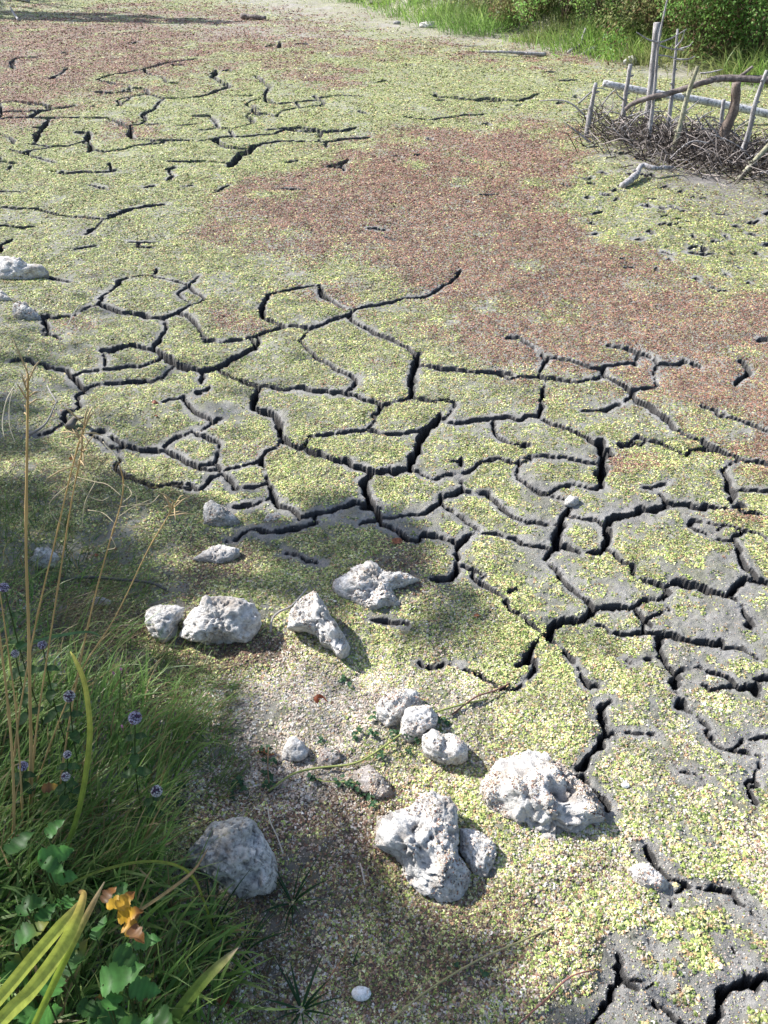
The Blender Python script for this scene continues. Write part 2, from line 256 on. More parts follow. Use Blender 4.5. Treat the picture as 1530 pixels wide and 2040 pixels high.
for w, pts in CRACKS:
    P = flat(np.array([p[0] for p in pts]), np.array([p[1] for p in pts]))[:, :2]
    dep = P[:, 1]*CP + CAM_H*SP
    hw0 = 0.35*w*dep.mean()/FPX; yi = int(np.clip(np.searchsorted(ys, P[:, 1].mean()), 1, NR-1)); hz_ = abs(P[-1]-P[0]); hw0 = max(hw0, 0.85*(ys[yi]-ys[yi-1])*hz_[0]/(hz_[0]+hz_[1]+1e-6), 1.3*dep.mean()/FPX); L = np.linalg.norm(np.diff(P, axis=0), axis=1); tot = L.sum()
    if tot < 1e-4: continue
    n = int(np.clip(tot/(0.010*dep.mean()), 3, 60)); cum = np.concatenate([[0], np.cumsum(L)])
    t = np.linspace(0, tot, n+1); q = np.stack([np.interp(t, cum, P[:, 0]), np.interp(t, cum, P[:, 1])], 1)
    jit = rngc.normal(0, 1, q.shape)*min(0.34*hw0+0.002, 0.010*dep.mean()); jit[0] = jit[-1] = 0; q = q+jit
    taper = np.clip(np.minimum(t, tot-t)/(0.16*tot+1e-6), 0, 1)
    hw = hw0*(0.6+0.4*taper)*np.clip(1+0.30*rngc.normal(0, 1, n+1), 0.6, 1.7)
    dmax = np.clip(6.5*hw0+0.015, 0.02, 0.21)
    for i in range(n):
        a, b = q[i], q[i+1]; R = 0.10 + hw0*2
        r0, r1 = np.searchsorted(ys, [min(a[1], b[1])-R, max(a[1], b[1])+R])
        if r1 <= r0: continue
        wr = wy[min(r0, NR-1)], wy[min(r1, NR-1)]
        xl, xr = min(a[0], b[0])-R, max(a[0], b[0])+R
        c0 = np.searchsorted(us, min(xl/wr[0], xl/wr[1])); c1 = np.searchsorted(us, max(xr/wr[0], xr/wr[1]))
        if c1 <= c0: continue
        sl = (slice(r0, r1), slice(c0, c1)); x, y = X[sl], Y[sl]
        ab = b-a; l2 = max(ab@ab, 1e-9)
        tt = np.clip(((x-a[0])*ab[0]+(y-a[1])*ab[1])/l2, 0, 1)
        s = np.hypot(x-a[0]-tt*ab[0], y-a[1]-tt*ab[1]) - (hw[i]*(1-tt)+hw[i+1]*tt)
        m = s < S[sl]; S[sl] = np.where(m, s, S[sl])
        ins = s < 0.02; D[sl] = np.where(ins & (dmax > D[sl]), dmax, D[sl])
Sj = S + 0.0045*fbm2(X*55, Y*55, 31, 2)*nearw + 0.003*fbm2(X*17, Y*17, 35, 2)*nearw - 0.001
wall = np.clip(0.05*D, 0.003, 0.007)*(1+1.6*np.maximum(fbm2(X*22, Y*22, 33, 2), 0))
CR = sstep(0, 1, -Sj/wall)                                          # 1 inside a crack
Z = Z - 0.004*np.exp(-np.maximum(Sj, 0)/0.006)*(D > 0) + 0.006*sstep(0.0, 0.10, Sj)*(Z0 < 0.05)
floor_n = 0.75+0.25*noise2(X*30, Y*30, 41)
wet_n = noise2(X*9, Y*120, 44)
Z = Z - CR*D*floor_n

def blob(list_, x, y):
    r = np.zeros(np.shape(x))
    for cx, cy, rx, ry, ang, st in list_:
        c, s_ = math.cos(math.radians(ang)), math.sin(math.radians(ang))
        a = ((x-cx)*c+(y-cy)*s_)/rx; b = (-(x-cx)*s_+(y-cy)*c)/ry
        r = np.maximum(r, st*np.exp(-(a*a+b*b)**1.5))
    return r
RED = [(720,400,340,110,6,1),(620,450,200,80,0,.7),(900,500,400,130,10,1),(1170,620,400,115,18,1),(1380,740,300,130,18,1),(1450,880,220,80,18,.85),(1080,290,240,50,3,.85),(1200,330,160,45,10,.6),(560,380,120,50,-10,.7),
 (60,110,420,95,0,.9),(500,75,500,40,3,.6),(1000,100,400,26,5,.5),(230,268,130,26,0,.65),(60,215,120,25,0,.6),(640,152,120,16,3,.8),(480,120,160,22,0,.55),(330,45,420,40,0,.7),(960,128,180,14,5,.6),(1000,95,160,12,5,.4),(280,175,140,14,0,.5),
 (790,645,110,26,20,.7),(1010,770,70,14,5,.8),(1110,795,60,25,10,.7),(1290,925,85,22,-5,.75),(1030,815,80,11,0,.6),(690,870,75,16,8,.6),(440,630,60,28,10,.55),(150,645,70,22,0,.5),(640,770,40,14,0,.35),(1230,850,90,30,20,.6),
 (1480,1025,60,15,10,.6),(1400,1030,50,12,10,.5),(500,885,80,25,0,.35),(760,730,50,14,15,.5),(1100,1100,70,16,20,.35),(1340,1120,60,18,0,.25),(1350,430,120,24,10,.3),(1440,500,90,20,10,.4),(480,420,80,50,-30,.45),(630,585,110,24,10,.55)]
GRN = [(1340,430,230,55,22,.7),(1300,370,130,30,20,.6),(960,330,45,16,10,.8),(770,485,60,18,-10,.5),(520,430,60,50,-60,.5),(700,545,160,16,8,.6),(1480,600,60,30,0,.5),(1460,700,60,25,0,.6),(700,330,150,18,0,.3),(300,330,330,80,0,.6)]
jx = 38*fbm2(X*1.1, Y*1.1, 51, 3); jy = 14*fbm2(X*1.3, Y*1.3, 57, 3)
def polymask(poly, x, y, soft):
    x, y = np.asarray(x), np.asarray(y)*2.0; ins = np.zeros(x.shape, bool); dmin = np.full(x.shape, 1e9)
    for i in range(len(poly)):
        (ax, ay), (bx, by) = poly[i], poly[(i+1) % len(poly)]; ay, by = ay*2, by*2
        ins ^= ((ay > y) != (by > y)) & (x < (bx-ax)*(y-ay)/(by-ay+1e-9)+ax)
        t = np.clip(((x-ax)*(bx-ax)+(y-ay)*(by-ay))/((bx-ax)**2+(by-ay)**2), 0, 1); dmin = np.minimum(dmin, np.hypot(x-ax-t*(bx-ax), y-ay-t*(by-ay)))
    return sstep(-soft, soft, np.where(ins, dmin, -dmin))
POLY_R = [(410,405),(520,352),(640,322),(760,288),(900,262),(1050,238),(1150,252),(1190,310),(1120,370),(1180,440),(1260,515),(1400,555),(1540,600),(1640,640),(1640,985),(1500,915),(1350,862),(1200,815),(1050,750),(930,700),(860,625),(800,560),(640,545),(560,505),(470,475)]
POLY_F = [(-90,45),(480,18),(720,55),(560,118),(330,142),(180,185),(60,255),(-90,265)]
red = np.maximum(blob(RED[9:], _px+jx, _py+jy), 1.0*polymask(POLY_R, _px+jx*1.3, _py+jy*1.2, 130)); red = np.maximum(red, .8*polymask(POLY_F, _px+jx, _py+jy, 130)) - 0.55*blob(GRN, _px+jx, _py+jy)
red = np.clip(red + 0.42*fbm2(X*3.2, Y*3.2, 61, 4)*(0.3+red), 0.05, 1)
red = sstep(0.06, 0.92, red)*0.92
red = np.where(_py > 1000, red*0.6, red)
pale = np.clip(sstep(1150, 1450, _py)*0.30 + 0.25*fbm2(X*4, Y*4, 71, 3)*sstep(1050, 1300, _py) + blob([(620,1430,230,100,0,.45),(640,1540,180,60,0,.4),(870,1400,120,60,0,.4)], _px, _py) - 0.30*blob([(650,1850,500,240,0,.6),(280,1300,260,160,0,.9)], _px, _py), 0, .85)
brown = np.clip(blob([(620,1620,260,150,10,.75),(720,1880,480,260,0,.5),(280,1300,300,150,0,.65),(480,1380,120,120,0,.4),(560,1290,120,40,0,.9),(450,1125,110,40,0,.6),(850,1150,60,60,0,.6),(560,1850,160,200,0,.7)], _px+jx*2, _py+jy*2) + 0.15*fbm2(X*6, Y*6, 77, 3), 0.02, .85)
cover = 0.93 + 0.30*fbm2(X*5, Y*5, 81, 4) + 0.14*fbm2(X*1.7, Y*1.7, 83, 2)
cover -= 0.30*blob([(1400,1230,260,160,20,1),(1150,1150,250,120,20,.6),(1300,1040,150,50,0,.5),(1350,2000,330,120,0,1.2),(1420,1720,140,60,10,.6),(1020,1200,150,60,10,.5),(950,930,130,60,0,.3),(1150,1000,200,50,0,.4),(1480,1500,100,80,0,.5),(330,820,200,70,0,.35)], _px, _py)
cover -= 0.22*blob([(740,1130,260,120,0,1)], _px, _py)
cover = np.clip(cover, 0.12, 1)
marg = 0.022 + 0.02*fbm2(X*4.5, Y*4.5, 91, 2)
bare = sstep(-0.004, np.maximum(marg, 0.004)*1.6, Sj)
cover = np.maximum(cover, red*0.97)*np.where(CR > 0.02, 0, 0.08+0.92*bare)
dist_mud = blob([(690,20,260,30,5,.7),(850,60,300,22,8,.7),(1100,95,250,16,8,.7),(1380,150,200,16,8,.8),(560,60,300,22,3,.4)], _px, _py)
cover = np.clip(cover - dist_mud*0.8 - 0.55*blob([(1400,335,210,55,10,1),(1480,400,150,50,15,.7)], _px, _py), 0, 1)
brown = np.clip(brown+0.55*blob([(1400,325,220,55,10,1),(1460,390,170,60,15,.6)], _px, _py), 0, .85)
tint = np.clip(dist_mud, 0, 1)

# normals of the whole sheet, so that the separate plates shade without seams
dzu = np.gradient(np.stack([X, Y, Z], -1), axis=1); dzv = np.gradient(np.stack([X, Y, Z], -1), axis=0)
NRM = np.cross(dzu, dzv); NRM /= np.linalg.norm(NRM, axis=-1, keepdims=True)

def gz(x, y):
    x, y = np.asarray(x, float), np.asarray(y, float)
    r = np.interp(y, ys, np.arange(NR)); w = np.maximum(y, 0.02)*CP + CAM_H*SP
    c = np.interp(x/w, us, np.arange(NC))
    r0 = np.clip(r.astype(int), 0, NR-2); c0 = np.clip(c.astype(int), 0, NC-2); fr, fc = r-r0, c-c0
    return Z[r0, c0]*(1-fr)*(1-fc) + Z[r0+1, c0]*fr*(1-fc) + Z[r0, c0+1]*(1-fr)*fc + Z[r0+1, c0+1]*fr*fc
def grid_at(A, x, y):
    r = np.clip(np.rint(np.interp(y, ys, np.arange(NR))).astype(int), 0, NR-1)
    c = np.clip(np.rint(np.interp(x/(np.maximum(y, 0.02)*CP + CAM_H*SP), us, np.arange(NC))).astype(int), 0, NC-1)
    return A[r, c]
def P(px, py):                                   # pixel -> point of the real ground
    z = 0.0
    for _ in range(14):
        p = flat(float(px), float(py), z); z = 0.5*z+0.5*float(terrain(p[0], p[1]))
    p = flat(float(px), float(py), z); return np.array([p[0], p[1], float(gz(p[0], p[1]))])

# material of mud with a skin of duckweed (fronds too small to pick apart beyond the modelled ones)
m = Mat('cracked_mud', 0.9, 0.15); pos = m.geo()
mudc = m.ramp(m.noise(9, pos, 8, 0.7), [(0.28, (0.16, 0.155, 0.15)), (0.5, (0.29, 0.28, 0.27)), (0.75, (0.43, 0.415, 0.40))])
mudc = m.mix(m.math('MULTIPLY', m.attr('tint'), 0.75), mudc, (0.40, 0.36, 0.31))
mudc = m.mix(m.math('MULTIPLY', m.attr('film'), m.ramp(m.noise(25, pos, 5), [(0.35, 0.2), (0.6, 0.75)])), mudc, m.ramp(m.noise(110, pos, 5, 0.7), [(0.3, (0.09, 0.10, 0.045)), (0.7, (0.25, 0.26, 0.11))]))      # thin film of dried algae
mudc = m.mix(m.math('MULTIPLY', m.attr('brown'), 0.85), mudc, m.ramp(m.noise(60, pos, 6, 0.7), [(0.35, (0.045, 0.034, 0.028)), (0.65, (0.15, 0.115, 0.09))]))
mudc = m.mix(m.attr('damp_shade'), mudc, m.ramp(m.noise(30, pos, 6), [(0.3, (0.030, 0.029, 0.030)), (0.7, (0.075, 0.073, 0.074))]))      # moist mud below the crust, with the shade of the cracks painted in
vor = m.n('ShaderNodeTexVoronoi', i_Scale=85.0); m.put(vor.inputs['Vector'], pos)
sep = m.n('ShaderNodeSeparateColor', i_0=vor.outputs['Color'])
gr = m.ramp(sep.outputs[0], [(0.0, (0.10, 0.13, 0.05)), (0.35, (0.22, 0.25, 0.10)), (0.7, (0.34, 0.36, 0.17)), (1.0, (0.43, 0.40, 0.24))])
rd = m.ramp(sep.outputs[0], [(0.0, (0.10, 0.055, 0.045)), (0.5, (0.24, 0.14, 0.11)), (1.0, (0.36, 0.23, 0.18))])
isred = m.math('LESS_THAN', sep.outputs[1], m.attr('red')); has = m.math('LESS_THAN', sep.outputs[2], m.math('MULTIPLY', m.attr('cover'), 0.75))
isbr = m.math('LESS_THAN', sep.outputs[1], m.attr('brown'))
skin = m.mix(isred, gr, rd); skin = m.mix(isbr, skin, (0.16, 0.115, 0.08))
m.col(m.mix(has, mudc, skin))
hh = m.math('ADD', m.noise(140, pos, 6, 0.75), m.math('MULTIPLY', m.noise(420, pos, 3, 0.7), 0.5)); m.bump(hh, 0.9, 0.009)
MUD = m.m

# plates: every cell that the cracks cut out is a part of its own
SEEDS = [(640,700),(620,610),(650,840),(480,850),(470,780),(390,800),(420,680),(300,650),(300,760),(930,790),(960,740),(960,880),(820,860),(1120,880),(930,960),(660,975),(490,960),(430,900),(330,950),(660,1020),(810,1000),(850,960),(850,1040),(880,1090),(990,1040),(1060,1000),(1160,1060),(1110,990),(1290,880),(1260,960),(1400,930),(1490,920),(1490,1000),(1330,1090),(1480,1060),(1500,1130),(1210,1140),(1410,1200),(1010,1130),(1040,1190),(900,1160),(990,1250),(1190,1290),(1120,1400),(1260,1250),(1430,1310),(1310,1420),(1500,1220),(1490,1320),(1370,1310),(1040,1440),(700,760),(1060,870),(560,1060),(740,1060),(1240,830),(1100,750),(960,640),(250,880),(540,700)]
CS = 3
crr = CR[::CS, ::CS]; nr, nc = crr.shape
crm = np.zeros((nr, nc))
for a in range(CS):
    for b in range(CS):
        q = CR[a::CS, b::CS]; crm[:q.shape[0], :q.shape[1]] = np.maximum(crm[:q.shape[0], :q.shape[1]], q)
Xc, Yc = X[::CS, ::CS], Y[::CS, ::CS]
lab = np.full((nr, nc), -1); best = np.full((nr, nc), 1e9); heap = []
for k, (px, py) in enumerate(SEEDS):
    p = flat(float(px), float(py)); r = int(np.interp(p[1], ys, np.arange(NR))/CS); c = int(np.interp(p[0]/(p[1]*CP+CAM_H*SP), us, np.arange(NC))/CS)
    heapq.heappush(heap, (0.0, r, c, k))
    best[r, c] = 0; lab[r, c] = k
crl = crm.tolist(); xl = Xc.tolist(); yl = Yc.tolist(); pyc = _py[::CS, ::CS]; pxc = _px[::CS, ::CS]; ok = ((pyc > 430) & (pyc < 1600) & (pxc > 60)).tolist()
bl = best.tolist(); ll = lab.tolist()
while heap:
    d, r, c, k = heapq.heappop(heap)
    if d > bl[r][c]: continue
    for dr, dc in ((1, 0), (-1, 0), (0, 1), (0, -1)):
        a, b = r+dr, c+dc
        if 0 <= a < nr and 0 <= b < nc and ok[a][b]:
            l = math.hypot(xl[a][b]-xl[r][c], yl[a][b]-yl[r][c]); nd = d + l*(1+60*crl[a][b])
            if nd < bl[a][b] and nd < 2.2:
                lim = 0.55 + 0.10*yl[a][b]
                if nd < lim*3: bl[a][b] = nd; ll[a][b] = k; heapq.heappush(heap, (nd, a, b, k))
lab = np.array(ll); best = np.array(bl); lab[best > 0.75+0.05*Yc] = -1
fl = lab[(np.arange(NR-1)//CS)[:, None], (np.arange(NC-1)//CS)[None, :]]
fcr = CR[:-1, :-1] > 0.9; fl = np.where(fcr, -1, fl)
idx = np.arange(NR*NC).reshape(NR, NC)
quads = np.stack([idx[:-1, :-1], idx[:-1, 1:], idx[1:, 1:], idx[1:, :-1]], -1)
VALL = np.stack([X, Y, Z], -1).reshape(-1, 3); NALL = NRM.reshape(-1, 3)
_c = sstep(0.02, 0.2, CR); DMP_SHADE = _c.copy()
for dr, dc in ((1, 0), (-1, 0), (0, 1), (0, -1)): DMP_SHADE = np.maximum(DMP_SHADE, 0.85*np.roll(np.roll(_c, dr, 0), dc, 1))  # dark colour carried onto the rims, thickening the painted crack shade
AT = {'cover': (cover*sstep(4.0, 8.0, Y)).ravel(), 'red': red.ravel(), 'brown': brown.ravel(), 'tint': tint.ravel(), 'film': (cover*(1-.6*red)).ravel(), 'damp_shade': DMP_SHADE.ravel()}
def sub(name, sel):
    q = quads[sel]; vi, inv = np.unique(q.ravel(), return_inverse=True)
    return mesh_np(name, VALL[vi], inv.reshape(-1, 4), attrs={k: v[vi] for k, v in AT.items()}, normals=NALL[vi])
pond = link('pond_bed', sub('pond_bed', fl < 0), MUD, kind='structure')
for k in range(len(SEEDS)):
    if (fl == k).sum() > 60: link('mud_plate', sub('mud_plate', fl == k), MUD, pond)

# ---------------------------------------------------------------- duckweed fronds
PTS = []                                            # arrays (pos, normal, size, colour)
GREEN = np.array([[.09,.13,.04],[.26,.32,.08],[.42,.46,.15],[.54,.55,.23],[.55,.46,.22],[.40,.26,.14],[.31,.38,.11],[.56,.55,.33],[.20,.25,.07]])
REDC = np.array([[.20,.092,.062],[.27,.135,.095],[.36,.20,.145],[.11,.055,.042],[.33,.28,.14],[.30,.155,.11]])
PALE = np.array([[.48,.42,.36],[.42,.33,.28],[.54,.52,.47],[.34,.31,.26],[.46,.37,.27]])
BRWN = np.array([[.13,.075,.05],[.19,.105,.07],[.26,.16,.11],[.08,.055,.045],[.20,.17,.09],[.28,.21,.15]])
def pick(n, r, p, b):
    q = RNG.random(n); c = GREEN[np.minimum((RNG.random(n)**1.1*len(GREEN)).astype(int), len(GREEN)-1)]
    def ch(A): return A[RNG.integers(0, len(A), n)]
    t = np.clip(r, 0, 1)[:, None]; out = c
    isb = RNG.random(n) < b; out = np.where(isb[:, None], ch(BRWN), out)
    isp = RNG.random(n) < p; out = np.where(isp[:, None], ch(PALE), out)
    isr = RNG.random(n) < r; out = np.where(isr[:, None], ch(REDC), out)
    return out*(0.62+0.65*RNG.random(n))[:, None]
def scatter(n, py0, py1):
    px = RNG.uniform(-70, 1600, n); py = py0 + (py1-py0)*RNG.random(n)
    p = flat(px, py); x, y = p[:, 0], p[:, 1]; dep = y*CP + CAM_H*SP
    return x, y, dep, px, py
for n, y0, y1 in ((80000, -25, 60), (260000, 60, 330), (380000, 330, 640), (380000, 640, 1000), (360000, 1000, 1400), (340000, 1400, 2120)):
    x, y, dep, px, py = scatter(n, y0, y1)
    cv, rr, bb = grid_at(cover, x, y), grid_at(red, x, y), grid_at(brown, x, y); pp = grid_at(pale, x, y)
    clump = 0.5+0.5*fbm2(x*30, y*30, 95, 2); clump2 = 0.5+0.5*fbm2(x*10, y*10, 97, 2)
    keep = RNG.random(n) < np.clip(cv*1.35-0.75*(1-clump)*(1-0.6*rr)-0.32*(1-clump2)*(1-rr), 0, 1)*np.where(terrain(x, y) > 0.10, 0.5, 1)
    keep &= (grid_at(CR, x, y) < 0.02) & (grid_at(Sj, x, y) > (0.9+0.9*sstep(4, 7, dep))*dep/FPX)
    x, y, dep = x[keep], y[keep], dep[keep]; k = len(x)
    sz = np.maximum(0.0032+0.0014*sstep(900, 1500, px[keep])*sstep(1500, 1900, py[keep]), 1.35*dep/FPX)*(0.4+1.25*RNG.random(k)**2.0)
    nn = grid_at(NRM, x, y)
    cl = (1+0.30*fbm2(x*14, y*14, 101, 2))[:, None]
    PTS.append((np.stack([x, y, gz(x, y)+0.15*sz], 1), nn, sz, pick(k, rr[keep], pp[keep], bb[keep])*cl))

n = 90000                                           # sparse dried specks on the bare mud
x, y, dep, px, py = scatter(n, 560, 2100); k_ = (grid_at(CR, x, y) < 0.02) & (RNG.random(n) < 0.75)
x, y, dep = x[k_], y[k_], dep[k_]; k = len(x)
cc = np.where(RNG.random(k)[:, None] < 0.5, PALE[RNG.integers(0, 5, k)], np.where(RNG.random(k)[:, None] < 0.6, GREEN[RNG.integers(0, 8, k)], BRWN[RNG.integers(0, 6, k)]*0.7))
PTS.append((np.stack([x, y, gz(x, y)+0.0006], 1), grid_at(NRM, x, y), np.maximum(0.0016, 0.85*dep/FPX)*(0.5+RNG.random(k)), cc))

n = 70000                                           # crumbs of mud broken off along the crack rims
x, y, dep, px, py = scatter(n, 640, 2100); sj = grid_at(Sj, x, y); k_ = (sj > 0.0005) & (sj < 0.03) & (RNG.random(n) < 0.8*np.exp(-np.maximum(sj, 0)/0.012))
x, y, dep = x[k_], y[k_], dep[k_]; k = len(x)
PTS.append((np.stack([x, y, gz(x, y)+0.001], 1), grid_at(NRM, x, y)+RNG.normal(0, .4, (k, 3)), np.maximum(0.0022, 0.9*dep/FPX)*(0.4+1.1*RNG.random(k)), np.array([.22,.215,.205])*(0.5+0.9*RNG.random((k, 1)))))

# ---------------------------------------------------------------- limestone rocks: outline from the photograph, real thickness, pitted relief
def ico(level):
    bm = bmesh.new(); bmesh.ops.create_icosphere(bm, subdivisions=level, radius=1.0)
    bm.verts.ensure_lookup_table(); v = np.array([x.co[:] for x in bm.verts]); f = np.array([[q.index for q in p.verts] for p in bm.faces]); bm.free(); return v, f
ICO = {k: ico(k) for k in (3, 4, 5, 6)}
m = Mat('limestone', 0.92, 0.12); pos = m.geo()
n1 = m.noise(22, pos, 8, 0.68); n2 = m.noise(95, pos, 6, 0.75); n3 = m.noise(9, pos, 4, 0.55)
c = m.ramp(n1, [(0.26, (0.30, 0.28, 0.255)), (0.38, (0.62, 0.59, 0.55)), (0.52, (0.80, 0.775, 0.74)), (0.8, (0.87, 0.855, 0.83))])
c = m.mix(m.ramp(n3, [(0.52, 0.0), (0.70, 0.6)]), c, (0.66, 0.55, 0.44), 'MULTIPLY')
c = m.mix(m.ramp(n2, [(0.34, 0.6), (0.46, 0.0)]), c, (0.16, 0.15, 0.14))
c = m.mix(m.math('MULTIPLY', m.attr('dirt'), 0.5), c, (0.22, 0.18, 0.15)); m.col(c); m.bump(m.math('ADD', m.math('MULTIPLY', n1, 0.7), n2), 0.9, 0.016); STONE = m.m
m = Mat('crusted_limestone', 0.95, 0.1); pos = m.geo()
n1 = m.noise(30, pos, 8, 0.7); n2 = m.noise(160, pos, 5, 0.8)
c = m.ramp(n1, [(0.3, (0.36, 0.32, 0.29)), (0.46, (0.60, 0.54, 0.50)), (0.62, (0.76, 0.71, 0.68)), (0.85, (0.82, 0.80, 0.77))])
c = m.mix(m.ramp(n2, [(0.36, 0.6), (0.48, 0.0)]), c, (0.14, 0.11, 0.09)); c = m.mix(m.math('MULTIPLY', m.attr('dirt'), 0.5), c, (0.2, 0.16, 0.13)); m.col(c); m.bump(m.math('ADD', n1, m.math('MULTIPLY', n2, 1.4)), 0.9, 0.014); CRUST = m.m
m = Mat('grey_limestone', 0.9, 0.15); pos = m.geo()
n1 = m.noise(16, pos, 8, 0.65); n2 = m.noise(80, pos, 6, 0.7)
c = m.ramp(n1, [(0.3, (0.26, 0.25, 0.235)), (0.5, (0.56, 0.55, 0.52)), (0.72, (0.74, 0.73, 0.70))]); c = m.mix(m.ramp(n2, [(0.38, 0.7), (0.5, 0.0)]), c, (0.11, 0.105, 0.10))
c = m.mix(m.ramp(m.noise(5, pos, 2), [(0.55, 0.0), (0.7, 0.6)]), c, (0.42, 0.33, 0.2)); c = m.mix(m.math('MULTIPLY', m.attr('dirt'), 0.5), c, (0.18, 0.16, 0.14)); m.col(c); m.bump(m.math('ADD', n1, n2), 0.9, 0.014); GREYST = m.m

def inner_r(poly, c, th):
    r = np.full(th.shape, 0.0); n = len(poly); first = np.full(th.shape, 1e9)
    dx, dy = np.cos(th), np.sin(th)
    for i in range(n):
        a, b = poly[i]-c, poly[(i+1) % n]-c; e = b-a
        den = dx*e[1]-dy*e[0]; den = np.where(np.abs(den) < 1e-12, 1e-12, den)
        t = (a[0]*e[1]-a[1]*e[0])/den; s = (a[0]*dy-a[1]*dx)/den
        ok = (t > 0) & (s >= -1e-6) & (s <= 1+1e-6); first = np.where(ok & (t < first), t, first)
    return np.where(first > 1e8, 0, first)
ROCKS = []
def rock(tile, txt, label, beta=32, thick=0.5, mat=None, lumps=(), seed=1, level=5, rough=1.0, crust=0.0, group='pale limestone rocks at the pond edge', centre=None, sink=0.24, name='rock', cat='rock'):
    x0, y0, sc = tile
    pl = np.array([[x0+float(q.split(',')[0])/sc, y0+float(q.split(',')[1])/sc] for q in txt.split()])
    yb = pl[:, 1].max(); hpx = yb-pl[:, 1].min()
    base = P(pl[np.argmax(pl[:, 1]), 0], yb-0.04*hpx)
    be = math.radians(beta); vv = np.array([0, math.cos(be), math.sin(be)]); nn = np.array([0, -math.sin(be), math.cos(be)]); o = base.copy()
    def onplane(px, py):
        d = ray(px, py); s = ((o-np.array([0, 0, CAM_H]))@nn)/(d@nn); return np.array([0, 0, CAM_H])+d*s[..., None]
    w3 = onplane(pl[:, 0], pl[:, 1]); uv = np.stack([w3[:, 0]-o[0], (w3-o)@vv], 1)
    cen = (uv.max(0)+uv.min(0))/2 if centre is None else None
    if centre is not None:
        cp = onplane(np.array([x0+centre[0]/sc]), np.array([y0+centre[1]/sc]))[0]; cen = np.array([cp[0]-o[0], (cp-o)@vv])
    v, f = ICO[level]; th = np.arctan2(v[:, 1], v[:, 0]); rho = np.hypot(v[:, 0], v[:, 1])
    r = inner_r(uv, cen, th); rm = np.median(r)
    # soften the outline towards the crown so the rock rounds off
    rs = r*(rho**0.75); t = thick*min(uv.max(0)-uv.min(0))*0.5*1.25
    a = cen[0]+rs*np.cos(th); b = cen[1]+rs*np.sin(th); h = v[:, 2]*t
    pts = o + a[:, None]*np.array([1, 0, 0]) + b[:, None]*vv + h[:, None]*nn
    ctr = o + cen[0]*np.array([1, 0, 0]) + cen[1]*vv
    dirn = pts-ctr; dirn /= np.linalg.norm(dirn, axis=1, keepdims=True)+1e-9
    q = pts-ctr; s0 = seed*17
    k = 1/max(rm, 0.01)
    disp = 0.13*fbm3(q, 1.3*k, s0, 3) + 0.10*(0.5-np.abs(fbm3(q, 2.4*k, s0+5, 3))) - 0.13*np.maximum(fbm3(q, 4.2*k, s0+9, 3)-0.18, 0) + 0.035*fbm3(q, 9*k, s0+13, 3)
    terr = np.floor(3.2*(h/t+0.5*fbm3(q, 1.1*k, s0+21, 2)))/3.2
    disp = disp + 0.05*terr
    edge = 1-0.55*sstep(0.8, 1.0, rho)
    rid = np.abs(fbm3(q, 3.1*k, s0+41, 3)); fiss = sstep(0.10, 0.0, rid); pit = np.maximum(fbm3(q, 8.5*k, s0+45, 2)-0.15, 0)
    disp = disp - 0.075*fiss - 0.11*pit + 0.022*fbm3(q, 22*k, s0+49, 2)
    dirt = np.clip(0.75*fiss*sstep(-.2, .5, fbm3(q, 1.6*k, s0+53, 2)) + 2.2*pit, 0, 1)
    pts = pts + dirn*(disp*rm*rough*edge)[:, None]
    if len(lumps):
        vx, vy, _ = to_px(pts)
        for lx, ly, lr, am in lumps:
            g = np.exp(-(((vx-x0-lx/sc)**2+(vy-y0-ly/sc)**2)/(lr/sc)**2))*(v[:, 2] > -0.1)
            pts = pts + nn*(g*am*rm)[:, None]
    pts[:, 2] -= sink*rm
    low = sstep(0.035, 0.0, pts[:, 2]-gz(pts[:, 0], pts[:, 1])+.012*fbm3(q, 3*k, s0+57, 2)); me = mesh_np(name, pts-base, None, f, attrs={'dirt': np.maximum(dirt, .8*low), 'cover': 0*dirt, 'red': 0*dirt, 'brown': 0*dirt, 'tint': 0*dirt, 'damp_shade': 0*dirt, 'film': 0*dirt})
    ob = link(name, me, mat or STONE, None, label, cat, group); ob.location = base.tolist()
    if crust > 0:
        tri = pts[f]; n_ = np.cross(tri[:, 1]-tri[:, 0], tri[:, 2]-tri[:, 0]); ar = np.linalg.norm(n_, axis=1); n_ /= ar[:, None]+1e-12
        c_ = tri.mean(1); patch = fbm3(c_-ctr, 1.8*k, s0+31, 3)
        pr = ar*np.clip(n_[:, 2], 0, 1)**1.5*(c_[:, 2] > gz(c_[:, 0], c_[:, 1]))*np.clip(0.35+patch*1.6, 0, 1); dp = to_px(ctr)[2]; tot = 0.5*(ar*(n_[:, 2] > 0.3)).sum()
        sz0 = max(0.0026, 1.5*dp/FPX); cnt = int(crust*tot/(sz0**2*3.0))
        if cnt > 0 and pr.sum() > 0:
            fi = RNG.choice(len(f), cnt, p=pr/pr.sum()); b_ = RNG.random((cnt, 2)); sw = b_.sum(1) > 1; b_[sw] = 1-b_[sw]
            pp_ = tri[fi, 0]+(tri[fi, 1]-tri[fi, 0])*b_[:, :1]+(tri[fi, 2]-tri[fi, 0])*b_[:, 1:]
            cc = np.where(RNG.random(cnt)[:, None] < 0.72, PALE[RNG.integers(0, 5, cnt)]*1.15, np.where(RNG.random(cnt)[:, None] < 0.55, REDC[RNG.integers(0, 6, cnt)]*0.9, BRWN[RNG.integers(0, 6, cnt)]))
            PTS.append((pp_, n_[fi], sz0*(0.6+0.7*RNG.random(cnt)), cc))
    ROCKS.append((pl.mean(0), ob)); return ob
TA = (0, 1000, 2.55); TB = (500, 1050, 3.06); TC = (350, 1450, 2.78); TD = (680, 1340, 1.7); TE = (0, 450, 7.65); TF = (0, 1100, 5.1); T6 = TILES[6]; T9 = TILES[9]; T0 = (0, 0, 1)
